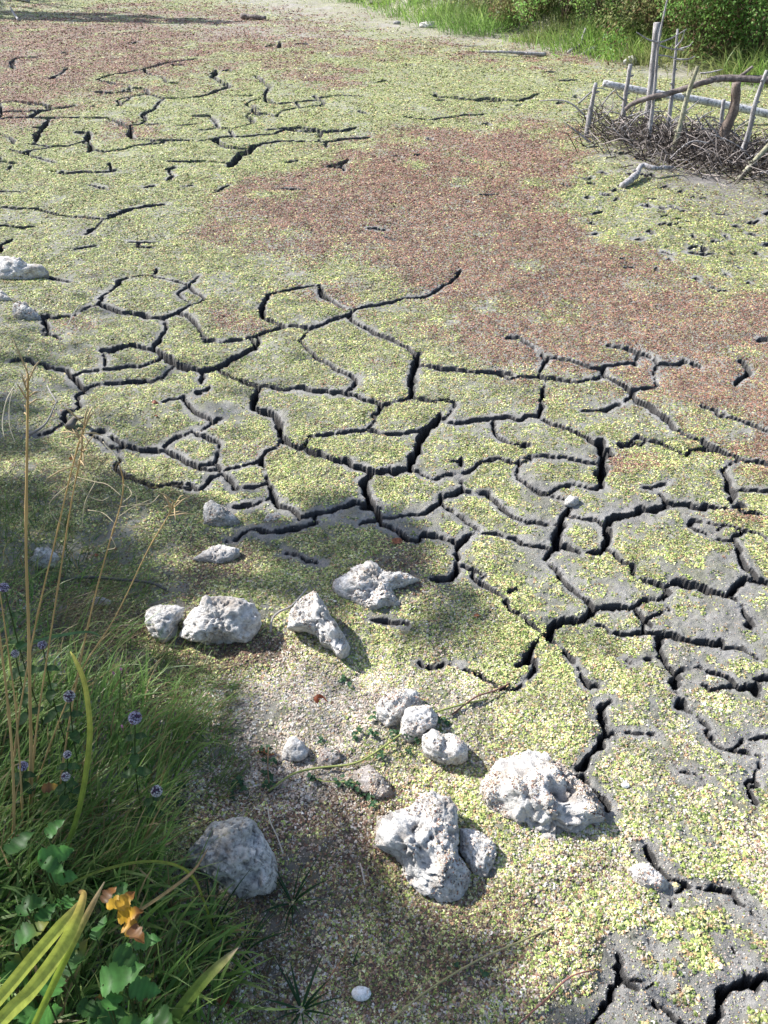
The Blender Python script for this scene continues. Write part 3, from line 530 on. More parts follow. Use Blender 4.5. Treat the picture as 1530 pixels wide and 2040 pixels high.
rock(TA, '917,650 930,600 960,560 1010,520 1040,490 1060,478 1080,490 1150,485 1240,490 1290,520 1320,570 1325,620 1300,660 1260,720 1200,715 1150,725 1090,735 1020,720 960,705 920,685', 'large knobbly sunlit white rock, right one of the touching pair beside the grass', 40, 0.55, seed=2, level=6, rough=1.15, lumps=[(1060,490,40,.25),(1180,560,120,.15),(1000,680,60,.2),(1120,720,60,-.3)], sink=0.02)
rock(TA, '735,590 750,530 800,510 850,510 900,500 935,520 930,570 890,610 890,660 850,700 800,690 750,640', 'smaller rounded cream rock touching the left side of the large white rock', 50, 0.7, seed=3)
rock(TA, '975,285 1040,240 1090,215 1130,208 1170,220 1215,230 1220,260 1180,290 1110,310 1040,300', 'low wedge shaped white rock lying alone above the touching pair of rocks', 28, 0.55, seed=4)
rock(T6, '10,310 20,230 30,165 60,150 120,185 180,230 230,270 240,310 150,320 60,320', 'small peaked grey rock in the shade near the dry weed stalks', 40, 0.6, GREYST, seed=5, crust=.25)
rock(TA, '110,310 180,270 190,230 240,220 280,250 300,270 260,320 180,340 120,330', 'grey pitted rock half hidden by grass behind the tan stalks at the left edge', 35, 0.6, GREYST, seed=6)
rock(TA, '450,510 480,480 520,480 570,500 550,520 470,525', 'small flat stone in the grass below the dark stick', 25, 0.6, GREYST, seed=7, level=4)
rock(TF, '310,1160 370,1070 430,1030 550,1010 610,1060 660,1180 730,1250 740,1320 650,1310 560,1270 420,1230', 'grey sloping rock in shade behind the mint flowers at the left edge', 35, 0.5, GREYST, seed=8)
rock(TB, '490,350 510,300 590,255 680,230 710,200 760,210 800,245 850,265 920,250 980,270 1020,300 950,330 880,365 900,420 930,450 900,470 800,480 720,500 680,470 600,430 520,400', 'broad white rock with two ridges and rusty duckweed in its groove, beside the cracked plates', 22, 0.42, seed=9, level=6, lumps=[(660,350,110,.22),(620,385,60,-.12),(780,420,110,.25),(700,395,50,-.28),(760,370,50,-.25),(900,360,60,-.3),(720,230,60,.25),(720,300,70,-.15)], crust=.22)
rock(TB, '215,600 225,500 300,420 360,380 400,385 440,440 480,510 530,580 580,660 605,710 600,760 560,810 525,800 510,745 430,700 400,640 330,610 240,610', 'narrow triangular fawn rock with a ridge running down to the right', 33, 0.6, seed=10, level=6, centre=(430, 560), lumps=[(420,500,60,.3),(500,600,50,.3),(560,740,45,.3),(330,540,60,-.25),(300,500,40,-.1)], crust=.25)
rock(TB, '780,1070 840,1010 920,975 1010,990 1045,1060 1020,1110 960,1140 920,1200 830,1220 760,1160', 'pinkish crusted mound of rock, uppermost of the little cluster by the vine', 25, 0.6, STONE, seed=11, crust=.45, sink=.08)
rock(TB, '910,1180 940,1110 1000,1080 1095,1080 1140,1150 1130,1200 1070,1240 1050,1290 960,1310 905,1270', 'white topped rock in the middle of the little cluster by the vine', 38, 0.65, STONE, seed=12, crust=.2, sink=.05)
rock(TB, '1040,1340 1040,1270 1110,1225 1170,1265 1240,1262 1315,1325 1320,1415 1260,1450 1170,1440 1080,1405', 'rounded two lobed rock, lowest of the little cluster by the vine', 42, 0.7, STONE, seed=13, lumps=[(1120,1330,60,.3),(1190,1330,30,-.3),(1260,1350,50,.3)], crust=.2, sink=.05)
rock(TB, '180,1410 200,1330 230,1270 260,1258 310,1300 360,1350 330,1400 250,1420', 'small pointed white rock next to the upright leafy sprig', 50, 0.6, seed=14, level=4)
rock(TB, '400,1420 430,1350 480,1330 540,1360 550,1420 480,1470 420,1460', 'low brown crusted stone between the pointed rock and the vine stem', 22, 0.5, CRUST, seed=15, level=4, crust=1.0)
rock(TD, '40,330 90,305 150,350 180,410 130,430 70,400', 'low pinkish crusted stone just below the vine stem', 20, 0.5, CRUST, seed=16, level=4, crust=1.0)
rock(TC, '60,720 70,650 130,580 190,490 270,475 360,465 430,490 460,540 490,590 530,670 555,740 550,830 530,880 480,890 440,900 390,930 320,900 250,850 190,790 110,740', 'big grey shaded rock with a hollow, standing beside the grass in front', 38, 0.66, GREYST, seed=17, level=6, lumps=[(400,600,60,-.32),(290,690,90,.22),(200,600,60,-.12),(480,700,70,.15),(420,800,50,-.2),(500,820,45,.25)])
rock(TD, '105,570 120,470 160,455 230,440 270,400 310,385 370,398 395,440 400,520 395,600 440,660 430,720 400,760 330,768 270,740 220,690 180,612', 'largest bright white rock with overhanging left block, in the foreground', 24, 0.48, STONE, seed=18, level=6, lumps=[(165,520,55,.25),(225,560,40,.22),(320,500,70,.12),(365,690,60,.14),(240,680,45,-.28),(190,640,35,-.25),(255,520,22,-.25),(300,620,30,-.2)], crust=.25, sink=.22)
rock(TD, '400,520 450,518 490,540 522,575 520,640 490,690 450,680 430,640 405,600', 'rounded pale knob broken off the right side of the largest white rock', 26, 0.6, STONE, seed=38, level=5, crust=.35, sink=.25)
rock(TD, '470,345 510,300 560,275 640,250 690,265 760,310 800,345 850,400 890,450 900,490 850,510 790,560 700,590 640,560 580,520 540,500 480,420', 'wide pitted rock with a dark mossy hole at the end of a crack', 15, 0.44, STONE, seed=19, level=6, lumps=[(590,370,50,.25),(610,410,40,.2),(755,385,30,-.45),(730,360,22,-.3),(720,430,60,.15),(550,420,45,-.2),(650,480,60,-.12),(850,460,40,.12)], crust=.7, sink=.25, rough=1.1)
rock(T9, '470,300 540,250 600,260 650,290 720,350 775,410 780,450 740,490 690,470 650,450 580,460 520,400', 'small white edged rock poking out of the duckweed at the lower right', 24, 0.5, STONE, seed=20, lumps=[(700,400,50,.3)], crust=.45)
rock(TE, '-160,480 30,430 80,415 200,450 350,490 450,540 560,570 640,550 720,640 740,700 640,730 500,760 420,830 250,850 80,830 -160,800', 'fawn rock with a white top at the left edge, upper of two', 42, 0.6, STONE, seed=21)
rock(TE, '-160,1180 -160,960 20,960 100,1020 190,1100 120,1140 40,1180', 'pale stone cut off by the left edge below the fawn rock', 35, 0.6, STONE, seed=22, level=4)
rock(TE, '180,1300 200,1170 300,1130 400,1160 480,1230 580,1320 630,1400 620,1450 500,1430 350,1440 220,1420', 'grey sloping stone where a crack starts near the left edge', 32, 0.6, GREYST, seed=23, crust=.3)
rock(T0, '1124,1003 1130,988 1137,982 1142,990 1150,988 1153,1001 1143,1009 1131,1008', 'tiny jagged white stone beside a deep crack', 35, 0.7, STONE, seed=24, level=3, rough=1.8)
rock(T0, '834,53 836,43 850,42 868,41 867,53 850,56', 'square white stone on the far shore in front of the grass', 50, 0.6, STONE, seed=25, level=4)
rock(T0, '1161,106 1172,96 1190,91 1194,100 1180,108', 'flat grey stone next to the upturned branch on the far shore', 40, 0.6, GREYST, seed=26, level=4)
rock(T0, '1237,126 1250,112 1266,108 1271,123 1260,131', 'pale angular stone in front of the bright tuft near the tall post', 45, 0.6, STONE, seed=27, level=4, rough=1.4)
rock(T0, '782,47 785,41 793,40 800,45 796,49', 'small dark clod of mud on the far shore left of the white stone', 40, 0.6, MUD, seed=28, level=3, rough=1.5, cat='clod', name='mud_clod')
rock(T6, '365,292 400,245 465,238 492,268 430,297', 'thin flat stone lying in the shade between two cracks', 12, 0.35, GREYST, seed=29, level=4, crust=.4)

# snail shell and chips
m = Mat('chalk_white', 0.35, 0.5); m.col(m.mix(m.ramp(m.noise(150, m.geo(), 5, .7), [(.42, 0.0), (.62, .8)]), (0.80, 0.80, 0.78), (0.40, 0.37, 0.32))); CHALK = m.m
def shell(px, py, wpx, label, name='snail_shell'):
    p = P(px, py); dep = to_px(p)[2]; r = 0.5*wpx*dep/FPX; v, f = ICO[4]
    a = np.arctan2(v[:, 1], v[:, 0]); w = v.copy(); w[:, 0] *= 1.28; w[:, 1] *= .92; w[:, 2] *= 0.72
    sp = 0.05*np.sin(2*a+9*np.hypot(v[:, 0], v[:, 1]))*(v[:, 2] > 0); w *= (1+sp)[:, None]; w = w*r*(1+.05*fbm3(v, 1.7, 5, 2))[:, None]; w[:, 2] += 0.28*r
    root = empty(name, p, label, 'shell'); part('whorl', mesh_np('whorl', w+p, None, f), CHALK, root)
    t = np.linspace(0, 6.283, 15)[:-1]; ring = []
    for k in range(14):
        for j in range(5):
            b = j*6.283/5; rr = r*0.52+r*0.10*math.cos(b); ring.append([r*1.02+r*0.10*math.sin(b), rr*math.cos(t[k]), r*0.45+0.8*rr*math.sin(t[k])])
    ring = np.array(ring); q = [[k*5+j, k*5+(j+1) % 5, ((k+1) % 14)*5+(j+1) % 5, ((k+1) % 14)*5+j] for k in range(14) for j in range(5)]
    part('lip', mesh_np('lip', ring+p, q), CHALK, root)
shell(719, 1979, 30, 'round white snail shell lying on the brown duckweed in front')
shell(1244, 1569, 13, 'tiny white snail shell on the duckweed right of the pitted rock')

# ---------------------------------------------------------------- plant helpers
def tube(pts, rad, sides=6, cap=True):
    pts = np.asarray(pts, float); n = len(pts); rad = np.broadcast_to(rad, (n,))
    t = np.gradient(pts, axis=0); t /= np.linalg.norm(t, axis=1, keepdims=True)+1e-12
    up = np.array([0.13, 0.21, 0.97]) if abs(t[0][2]) < 0.9 else np.array([1, 0.1, 0.05])
    a = np.cross(t, up); a /= np.linalg.norm(a, axis=1, keepdims=True)+1e-12; b = np.cross(t, a)
    th = np.arange(sides)*2*math.pi/sides
    v = pts[:, None]+rad[:, None, None]*(np.cos(th)[None, :, None]*a[:, None]+np.sin(th)[None, :, None]*b[:, None])
    v = v.reshape(-1, 3); i = np.arange(n-1)[:, None]*sides; j = np.arange(sides)[None]; k = (j+1) % sides
    q = np.stack([i+j, i+k, i+sides+k, i+sides+j], -1).reshape(-1, 4)
    v = np.concatenate([v, pts[:1], pts[-1:]]); e = len(v)-1
    tr = np.array([[e-1, k_, j_] for j_, k_ in zip(range(sides), list(range(1, sides))+[0])] + [[e, (n-1)*sides+j_, (n-1)*sides+k_] for j_, k_ in zip(range(sides), list(range(1, sides))+[0])])
    return v, q, tr
def joinm(name, items, **kw):
    vs, qs, ts, o = [], [], [], 0; cs = []
    for it in items:
        v, q, t = it[:3]; vs.append(v)
        if q is not None and len(q): qs.append(np.asarray(q)+o)
        if t is not None and len(t): ts.append(np.asarray(t)+o)
        if len(it) > 3: cs.append(np.broadcast_to(it[3], (len(v), 3)))
        o += len(v)
    return mesh_np(name, np.concatenate(vs), np.concatenate(qs) if qs else None, np.concatenate(ts) if ts else None, cols=np.concatenate(cs) if cs else None, **kw)
def smooth(pts, n=5):
    pts = np.asarray(pts, float)
    if len(pts) < 3: return np.array([pts[0]+(pts[-1]-pts[0])*k/n for k in range(n+1)])
    out = []
    P_ = np.concatenate([[2*pts[0]-pts[1]], pts, [2*pts[-1]-pts[-2]]])
    for i in range(len(pts)-1):
        p0, p1, p2, p3 = P_[i:i+4]
        for k in range(n):
            t = k/n; out.append(0.5*((2*p1)+(-p0+p2)*t+(2*p0-5*p1+4*p2-p3)*t*t+(-p0+3*p1-3*p2+p3)*t**3))
    out.append(pts[-1]); return np.array(out)
def blades(base, heading, length, width, lean, droop, col, tipcol=None, seg=4, bend=0.0):
    """many grass blades at once: base (n,3); heading angle of lean; lean from the vertical (rad); droop adds along the length"""
    n = len(base); t = np.linspace(0, 1, seg+1)
    ang = lean[:, None]+droop[:, None]*t[None]                       # from vertical
    hd = heading[:, None]+bend*t[None]*RNG.normal(0, 1, (n, 1))
    dl = (length/seg)[:, None]
    dx, dy, dz = np.sin(ang)*np.cos(hd)*dl, np.sin(ang)*np.sin(hd)*dl, np.cos(ang)*dl
    z0 = np.zeros((n, 1)); cx = np.concatenate([z0, np.cumsum(dx[:, :-1], 1)], 1); cy = np.concatenate([z0, np.cumsum(dy[:, :-1], 1)], 1); cz = np.concatenate([z0, np.cumsum(dz[:, :-1], 1)], 1)
    c = base[:, None]+np.stack([cx, cy, cz], -1)
    sd = heading+math.pi/2+RNG.normal(0, 0.6, n); side = np.stack([np.cos(sd), np.sin(sd), RNG.normal(0, 0.25, n)], -1)
    w = width[:, None]*np.clip(1.0-t**2.2, 0.04, 1)*np.clip(0.55+t*2, 0, 1)
    v = np.stack([c-side[:, None]*w[..., None]*0.5, c+side[:, None]*w[..., None]*0.5], 2).reshape(-1, 3)
    o = np.arange(n)[:, None]*(seg+1)*2; j = np.arange(seg)[None]*2
    q = np.stack([o+j, o+j+1, o+j+3, o+j+2], -1).reshape(-1, 4)
    tc = col if tipcol is None else tipcol
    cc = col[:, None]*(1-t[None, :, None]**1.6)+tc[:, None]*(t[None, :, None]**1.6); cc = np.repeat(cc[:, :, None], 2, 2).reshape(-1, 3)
    return v, q, None, cc
def foliage_mat(name, rough=0.5, trans=0.5, spec=0.35):
    m = Mat(name, rough, spec); c = m.mix(m.noise(40, m.geo(), 3), m.attr('col', 'Color'), m.attr('col', 'Color'))
    c = m.mix(m.ramp(m.noise(55, m.geo(), 4), [(0.35, 0.35), (0.6, 0.0)]), m.attr('col', 'Color'), (0.03, 0.04, 0.012))
    m.col(c); tb = m.n('ShaderNodeBsdfTranslucent'); m.put(tb.inputs[0], m.mix(0.5, c, (0.35, 0.42, 0.08), 'MULTIPLY') if False else c)
    mx = m.n('ShaderNodeMixShader', i_0=trans); m.t.links.new(m.b.outputs[0], mx.inputs[1]); m.t.links.new(tb.outputs[0], mx.inputs[2])
    m.t.links.new(mx.outputs[0], m.t.nodes['Material Output'].inputs[0]); return m.m
LEAF = foliage_mat('leaf_tissue'); GRASS = foliage_mat('grass_blade', 0.42, 0.55)
def colmat(name, rough=0.8):
    m = Mat(name, rough, 0.2); m.col(m.attr('col', 'Color')); m.bump(m.noise(180, m.geo(), 5, 0.7), 0.3, 0.002); return m.m
STRAW = colmat('dry_stem'); PETAL = foliage_mat('petal', 0.7, 0.3, 0.1)
def ground_pts(poly, n, on=True):
    poly = np.array(poly, float); lo, hi = poly.min(0), poly.max(0); out = []
    while len(out) < n:
        p = RNG.uniform(lo, hi, (n*2, 2)); ins = np.zeros(len(p), bool)
        for i in range(len(poly)):
            a, b = poly[i], poly[(i+1) % len(poly)]
            cr = ((a[1] > p[:, 1]) != (b[1] > p[:, 1])) & (p[:, 0] < (b[0]-a[0])*(p[:, 1]-a[1])/(b[1]-a[1]+1e-12)+a[0]); ins ^= cr
        out += p[ins].tolist()
    p = np.array(out[:n]); z = np.zeros(n)
    for _ in range(10):
        w = flat(p[:, 0], p[:, 1], z); z = 0.5*z+0.5*terrain(w[:, 0], w[:, 1])
    w = flat(p[:, 0], p[:, 1], z); w[:, 2] = gz(w[:, 0], w[:, 1]); return w
def rc(n, a, b): return np.asarray(a)+(np.asarray(b)-np.asarray(a))*RNG.random((n, 1))

# ---------------------------------------------------------------- grass of the near bank: one mass
def lawn(poly, n, ln, wd, head, hs, lean, ls, droop, c0, c1, tip=None):
    b = ground_pts(poly, n); b[:, 2] -= 0.004
    c = rc(n, c0, c1)*(1+.35*fbm2(b[:, 0]*7, b[:, 1]*7, 3, 2))[:, None]; tp = c if tip is None else rc(n, *tip)
    dead = RNG.random(n) < .13; c[dead] = rc(dead.sum(), (.20,.15,.07), (.46,.36,.19)); tp = np.where(dead[:, None], c*1.1, tp)
    hd = head+.5*fbm2(b[:, 0]*6, b[:, 1]*6, 13, 2)
    return blades(b, RNG.normal(hd, hs*1.15, n), RNG.uniform(*ln, n), RNG.uniform(*wd, n), np.abs(RNG.normal(lean, ls*1.2, n)), np.abs(RNG.normal(droop, 0.5, n)), c, tp, bend=0.4)
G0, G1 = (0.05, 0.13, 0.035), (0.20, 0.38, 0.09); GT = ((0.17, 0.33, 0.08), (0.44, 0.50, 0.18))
items = [
 lawn([(-180,1380),(120,1360),(300,1400),(390,1450),(370,1540),(310,1640),(330,1760),(200,1800),(-250,1800)], 2600, (.08,.22), (.0028,.0068), .75, .55, .75, .3, .7, G0, G1, GT),
 lawn([(-260,1760),(300,1740),(400,1810),(470,1900),(430,2080),(-330,2120)], 1300, (.08,.20), (.004,.012), .5, .9, .65, .35, .8, (.05,.14,.04), (.22,.40,.09), GT),
 lawn([(-150,1160),(160,1140),(300,1290),(330,1370),(150,1400),(-160,1420)], 1100, (.06,.16), (.002,.0046), .5, .7, 1.0, .3, .6, G0, G1, GT),
 lawn([(-120,960),(60,975),(170,1080),(190,1150),(-120,1180)], 750, (.06,.14), (.002,.004), .6, .8, .8, .35, .7, G0, (.07,.13,.03), GT),
 lawn([(170,1060),(290,1130),(300,1230),(180,1200)], 260, (.05,.14), (.0015,.003), .6, .5, 1.1, .2, .3, G0, G1, GT),
 lawn([(300,1300),(470,1360),(430,1480),(340,1470)], 420, (.05,.13), (.0015,.003), .7, .6, 1.05, .3, .6, G0, G1, GT),
 lawn([(-30,880),(260,930),(360,990),(250,1040),(0,1010)], 420, (.08,.22), (.0014,.0024), .2, 1.0, 1.25, .2, .35, (.10,.085,.05), (.30,.24,.13)),
 lawn([(60,1220),(190,1190),(230,1280),(110,1300)], 260, (.09,.2), (.0012,.002), .1, .5, 1.3, .15, .3, (.15,.12,.07), (.34,.28,.17)),
 lawn([(-100,930),(170,1060),(330,1250),(460,1380),(470,1560),(420,1640),(560,1790),(610,1930),(560,2080),(300,2080),(300,1500),(100,1200)], 1100, (.03,.11), (.0014,.0034), .3, 1.6, 1.38, .12, .15, (.09,.065,.035), (.34,.27,.15)),
 lawn([(340,1480),(460,1420),(480,1560),(420,1620)], 180, (.04,.12), (.0014,.003), .9, .7, .9, .35, .6, G0, G1, GT)]
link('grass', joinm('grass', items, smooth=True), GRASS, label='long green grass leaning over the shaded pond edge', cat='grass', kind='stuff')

# ---------------------------------------------------------------- single plants of the near bank
def strap(pts, wpx, cols, fold=0.18, twist=0.0):
    """one broad blade along 3-D points; wpx = widths in metres per point; folded along the midrib"""
    p = smooth(pts, 6); n = len(p); t = np.gradient(p, axis=0); t /= np.linalg.norm(t, axis=1, keepdims=True)
    view = p-np.array([0, 0, CAM_H]); view /= np.linalg.norm(view, axis=1, keepdims=True)
    s = np.cross(t, view); s /= np.linalg.norm(s, axis=1, keepdims=True); nn = np.cross(s, t)
    w = np.interp(np.linspace(0, 1, n), np.linspace(0, 1, len(wpx)), wpx)[:, None]
    tw = np.linspace(0, twist, n)[:, None]; s2 = s*np.cos(tw)+nn*np.sin(tw); n2 = -s*np.sin(tw)+nn*np.cos(tw)
    v = np.stack([p-s2*w/2, p-s2*w*0.25+n2*w*fold*.5, p+n2*w*fold, p+s2*w*.25+n2*w*fold*.5, p+s2*w/2], 1).reshape(-1, 3)
    i = np.arange(n-1)[:, None]*5; j = np.arange(4)[None]
    q = np.stack([i+j, i+j+1, i+j+6, i+j+5], -1).reshape(-1, 4)
    c = np.array([np.interp(np.linspace(0, 1, n), np.linspace(0, 1, len(cols)), [k[z] for k in cols]) for z in range(3)]).T
    return v, q, None, np.repeat(c, 5, 0)*(np.tile([1, .88, 1.1, .92, 1], n)[:, None])
def line(pxs, d0, d1):
    n = len(pxs); return [Q(x, y, d0+(d1-d0)*k/(n-1)) for k, (x, y) in enumerate(pxs)]
YG, YG2, TAN, DKB = (.34,.44,.06), (.50,.56,.10), (.42,.30,.15), (.13,.075,.04)
def leaf_thing(name, label, cat, strips, group=None):
    base = strips[0][0][0]; root = empty(name, base, label, cat, group)
    for pts, w, cols in strips: part('leaf_blade', joinm('leaf_blade', [strap(pts, w, cols)]), LEAF, root)
    return root
dw = 1.45/FPX
leaf_thing('iris_plant', 'broad yellow green iris leaves with withered tips in the bottom left corner', 'iris', [
 (line([(-140,2140),(-20,2010),(60,1915),(120,1845),(165,1790)], 1.32, 1.20), [18*dw,22*dw,22*dw,20*dw,4*dw], [YG,YG2,YG2,YG2,TAN]),
 (line([(-130,2180),(0,2035),(60,1975),(115,1900),(150,1835),(166,1785),(158,1775)], 1.30, 1.17), [20*dw,26*dw,25*dw,20*dw,12*dw,5*dw], [YG,YG2,YG2,YG2,(.5,.38,.12),DKB]),
 (line([(60,2060),(130,1910),(180,1810),(208,1757)], 1.32, 1.26), [12*dw,13*dw,11*dw,2*dw], [YG,YG,TAN,(.5,.4,.26)])])
leaf_thing('iris_leaf', 'single green blade with a dry pale tip pointing up right near the bottom', 'leaf', [(line([(290,2110),(345,2030),(400,1960),(445,1915),(474,1888)], 1.60, 1.45), [24*dw,26*dw,24*dw,16*dw,2*dw], [(.10,.17,.04),(.16,.24,.05),(.2,.28,.06),(.3,.3,.12),(.5,.38,.28)])])
leaf_thing('iris_leaf', 'upright yellowish blade rising among the tan stalks with a bent tip', 'leaf', [(line([(128,1700),(152,1633),(168,1560),(178,1480),(178,1430),(168,1360),(150,1315),(140,1298)], 1.70, 1.42), [11*dw,12*dw,12*dw,11*dw,9*dw,2*dw], [(.12,.2,.04),(.2,.27,.05),(.3,.34,.07),(.42,.42,.10),(.5,.47,.14)])])
leaf_thing('sedge_plant', 'thin arching yellow green blade curving over the grass in front of the shaded rock', 'grass', [(line([(120,1770),(200,1735),(280,1717),(345,1722),(385,1748),(408,1800),(430,1865),(452,1905)], 1.55, 1.80), [5*dw,6*dw,6.5*dw,6*dw,5*dw,2*dw], [(.16,.22,.04),(.26,.31,.05),(.24,.29,.05),(.2,.26,.04)])])
leaf_thing('dry_grass', 'dry tan blade crossing in front of the shaded rock', 'grass', [(line([(215,1860),(262,1825),(335,1775),(385,1735),(416,1688)], 1.60, 1.62), [4*dw,7*dw,7*dw,6*dw,1*dw], [(.3,.27,.1),(.45,.33,.16),(.5,.34,.18),(.46,.3,.17)])])
leaf_thing('dry_grass', 'flat pale straw lying low over the grass near the bottom', 'grass', [(line([(235,1920),(330,1912),(400,1912),(485,1916)], 1.78, 1.78), [4*dw,6*dw,6*dw,2*dw], [(.45,.42,.34),(.55,.5,.42),(.5,.46,.38)])])
leaf_thing('grass_plant', 'long blue green blade bending right in front of the grey sloping rock', 'grass', [(line([(30,1300),(55,1282),(110,1268),(165,1259),(190,1262),(200,1270)], 1.72, 1.70), [4*dw,7*dw,7*dw,5*dw,1*dw], [(.07,.15,.07),(.10,.2,.09),(.11,.2,.09)])])

# tan flowering stalks of the dead grass, each its own
STALKS = [
 ([(62,1690),(62,1500),(60,1400),(57,1250),(52,1090),(54,900),(56,745)], 1.85, 1.22, 9.5, 'thickest tan stalk standing straight up at the left edge', True),
 ([(20,1760),(28,1640),(24,1500),(12,1370),(-4,1240)], 1.75, 1.45, 8, 'tan stalk leaning out over the left edge of the picture', False),
 ([(48,1720),(42,1560),(30,1400),(14,1280),(0,1180)], 1.8, 1.5, 5, 'thin tan stalk left of the thickest one, topped by a mint head', False),
 ([(20,1610),(35,1450),(62,1290),(85,1180),(108,1085),(130,990),(152,900),(170,848)], 1.85, 1.28, 5, 'tan stalk with a dark drooping seed head leaning right', True),
 ([(60,1620),(72,1460),(97,1290),(128,1090),(146,980),(166,890)], 1.85, 1.34, 5, 'slim tan stalk running close beside the seed head stalk', True),
 ([(105,1680),(130,1490),(157,1335),(186,1200),(217,1085),(238,1015),(246,965),(238,925)], 1.88, 1.42, 5, 'leaning tan stalk ending in a curly branched dry top', False),
 ([(60,1600),(105,1470),(158,1343),(228,1232),(290,1105),(322,1050),(352,1000)], 1.88, 1.5, 4, 'most slanted tan stalk reaching furthest right over the mud', True)]
for pxs, d0, d1, w, lab_, head in STALKS:
    p = smooth(line(pxs, d0, d1), 5); root = empty('reed_stalk', p[0], lab_, 'stalk', 'tan dry stalks at the left edge'); n = len(p)
    r = 0.38*w*np.linspace(d0, d1, n)/FPX*np.linspace(1, .62, n); r *= 1+0.45*(np.arange(n) % 9 == 4)
    v, q, t = tube(p, r, 7); cc = np.array([.40,.27,.115])*(1+0.22*fbm3(v, 30, 3, 2))[:, None]
    part('stem', joinm('stem', [(v, q, t, cc)]), STRAW, root)
    if head:
        it = []
        for k in range(12):
            a = p[-1]+(p[-4]-p[-1])*(k/12); d_ = RNG.normal(0, 1, 3)*.012+np.array([0, 0, .012]); it.append((*tube([a, a+d_, a+d_*1.7+np.array([0, 0, -.006])], [.0009, .0016, .0004], 5), (.36,.27,.15)))
        part('seed_head', joinm('seed_head', it), STRAW, root)
    if 'curly' in lab_:
        for tw in ([(246,965),(270,985),(272,1008)], [(244,990),(215,966),(190,960),(150,950)], [(150,950),(172,985),(200,997),(215,992)], [(240,1010),(275,1005),(300,1003),(318,986)], [(236,1030),(262,1012),(300,995)], [(228,1050),(260,1050),(300,1046)], [(228,1042),(205,1022),(175,1016)], [(150,955),(100,1000),(108,1030),(128,1046)], [(246,1000),(262,985),(255,970)], [(222,1070),(230,1090),(215,1095)], [(233,1040),(248,1046),(258,1052),(288,1050)], [(190,960),(170,1000),(163,1050)]):
            it = tube(smooth(line(tw, 1.44, 1.46), 5), .0008, 5); part('dry_twig', joinm('dry_twig', [(*it, (.38,.32,.21))]), STRAW, root)
for tw, lab_ in (([(205,880),(215,893),(228,905),(236,920)], 'short pale dry fibre beside the curly stalk top'), ([(28,770),(12,800),(5,840),(8,870)], 'wispy pale dry grass top at the far left edge')):
    p = smooth(line(tw, 1.5, 1.5), 5); part('fibre', joinm('fibre', [(*tube(p, .0010, 5), (.55,.48,.34)), (*tube(p+np.array([.004, .003, -.006])*np.linspace(0, 1, len(p))[:, None]*3, .0007, 5), (.55,.48,.34))]), STRAW, empty('dry_fibre', p[0], lab_, 'straw'))

# leaves with a toothed or smooth outline
def leaf(c, size, head, tilt, col, kind='oval', roll=0.0, yellow=None):
    n = 25; t = np.linspace(0, 1, n)
    if kind == 'oval': w = 0.62*np.sin(math.pi*t**0.75)**0.8
    elif kind == 'lobed': w = (0.60*np.sin(math.pi*t**0.62)**0.75+0.02)*(0.80+0.42*np.abs(np.sin(t*math.pi*3.2+.25)))*(1-.13*(np.arange(n) % 2))
    else: w = 0.2*np.sin(math.pi*t**0.8)
    x = t-0.08; wav = 0.05*np.sin(t*9+size*900)
    v = np.stack([np.stack([x, w*.5, .16*w+wav-.12*x*x], -1), np.stack([x, 0*x, -.02+wav-.12*x*x], -1), np.stack([x, -w*.5, .16*w+wav-.12*x*x], -1)], 1).reshape(-1, 3)*size
    cr, sr = math.cos(roll), math.sin(roll); v = v@np.array([[1, 0, 0], [0, cr, sr], [0, -sr, cr]])
    ct, st = math.cos(tilt), math.sin(tilt); v = v@np.array([[ct, 0, st], [0, 1, 0], [-st, 0, ct]])
    ch, sh = math.cos(head), math.sin(head); v = v@np.array([[ch, sh, 0], [-sh, ch, 0], [0, 0, 1]])
    i = np.arange(n-1)[:, None]*3; j = np.arange(2)[None]; q = np.stack([i+j, i+j+1, i+j+4, i+j+3], -1).reshape(-1, 4)
    cc = np.array(col)*(np.tile([.9, 1.25, .95], n)[:, None])*(0.9+0.2*np.repeat(np.sin(t*40), 3)[:, None]*.5)
    if yellow is not None:
        k = np.repeat(sstep(.45, .8, t), 3)[:, None]; cc = cc*(1-k)+np.array(yellow)*k
    return v+np.asarray(c), q, None, cc
HERB = [(80,1712,64,.1),(98,1748,58,.5),(32,1880,70,1.2),(238,1762,56,.2),(192,1868,48,1.0),(232,1895,52,-.2),(205,1962,88,.6),(92,1985,84,1.4),(262,1965,60,-.3),(180,2020,76,.3),(310,2015,58,-.5),(40,1820,60,.8),(140,1940,70,.9),(60,2040,80,1.2),(20,1700,60,.6),(120,1800,50,.3),(270,1880,50,-.2),(15,1960,70,1.0),(240,2040,60,.2)]
HERB = [(x, y, s_*.8, h_) for x, y, s_, h_ in HERB]+[(random.uniform(0, 330), random.uniform(1840, 2050), random.uniform(30, 55), random.uniform(-.6, 1.6)) for _ in range(9)]+[(random.uniform(0, 130), random.uniform(1660, 1840), random.uniform(30, 48), random.uniform(-.2, 1.4)) for _ in range(5)]
root = empty('leafy_herb', P(150, 1960), 'dark green herb with lobed glossy leaves filling the bottom left corner', 'herb')
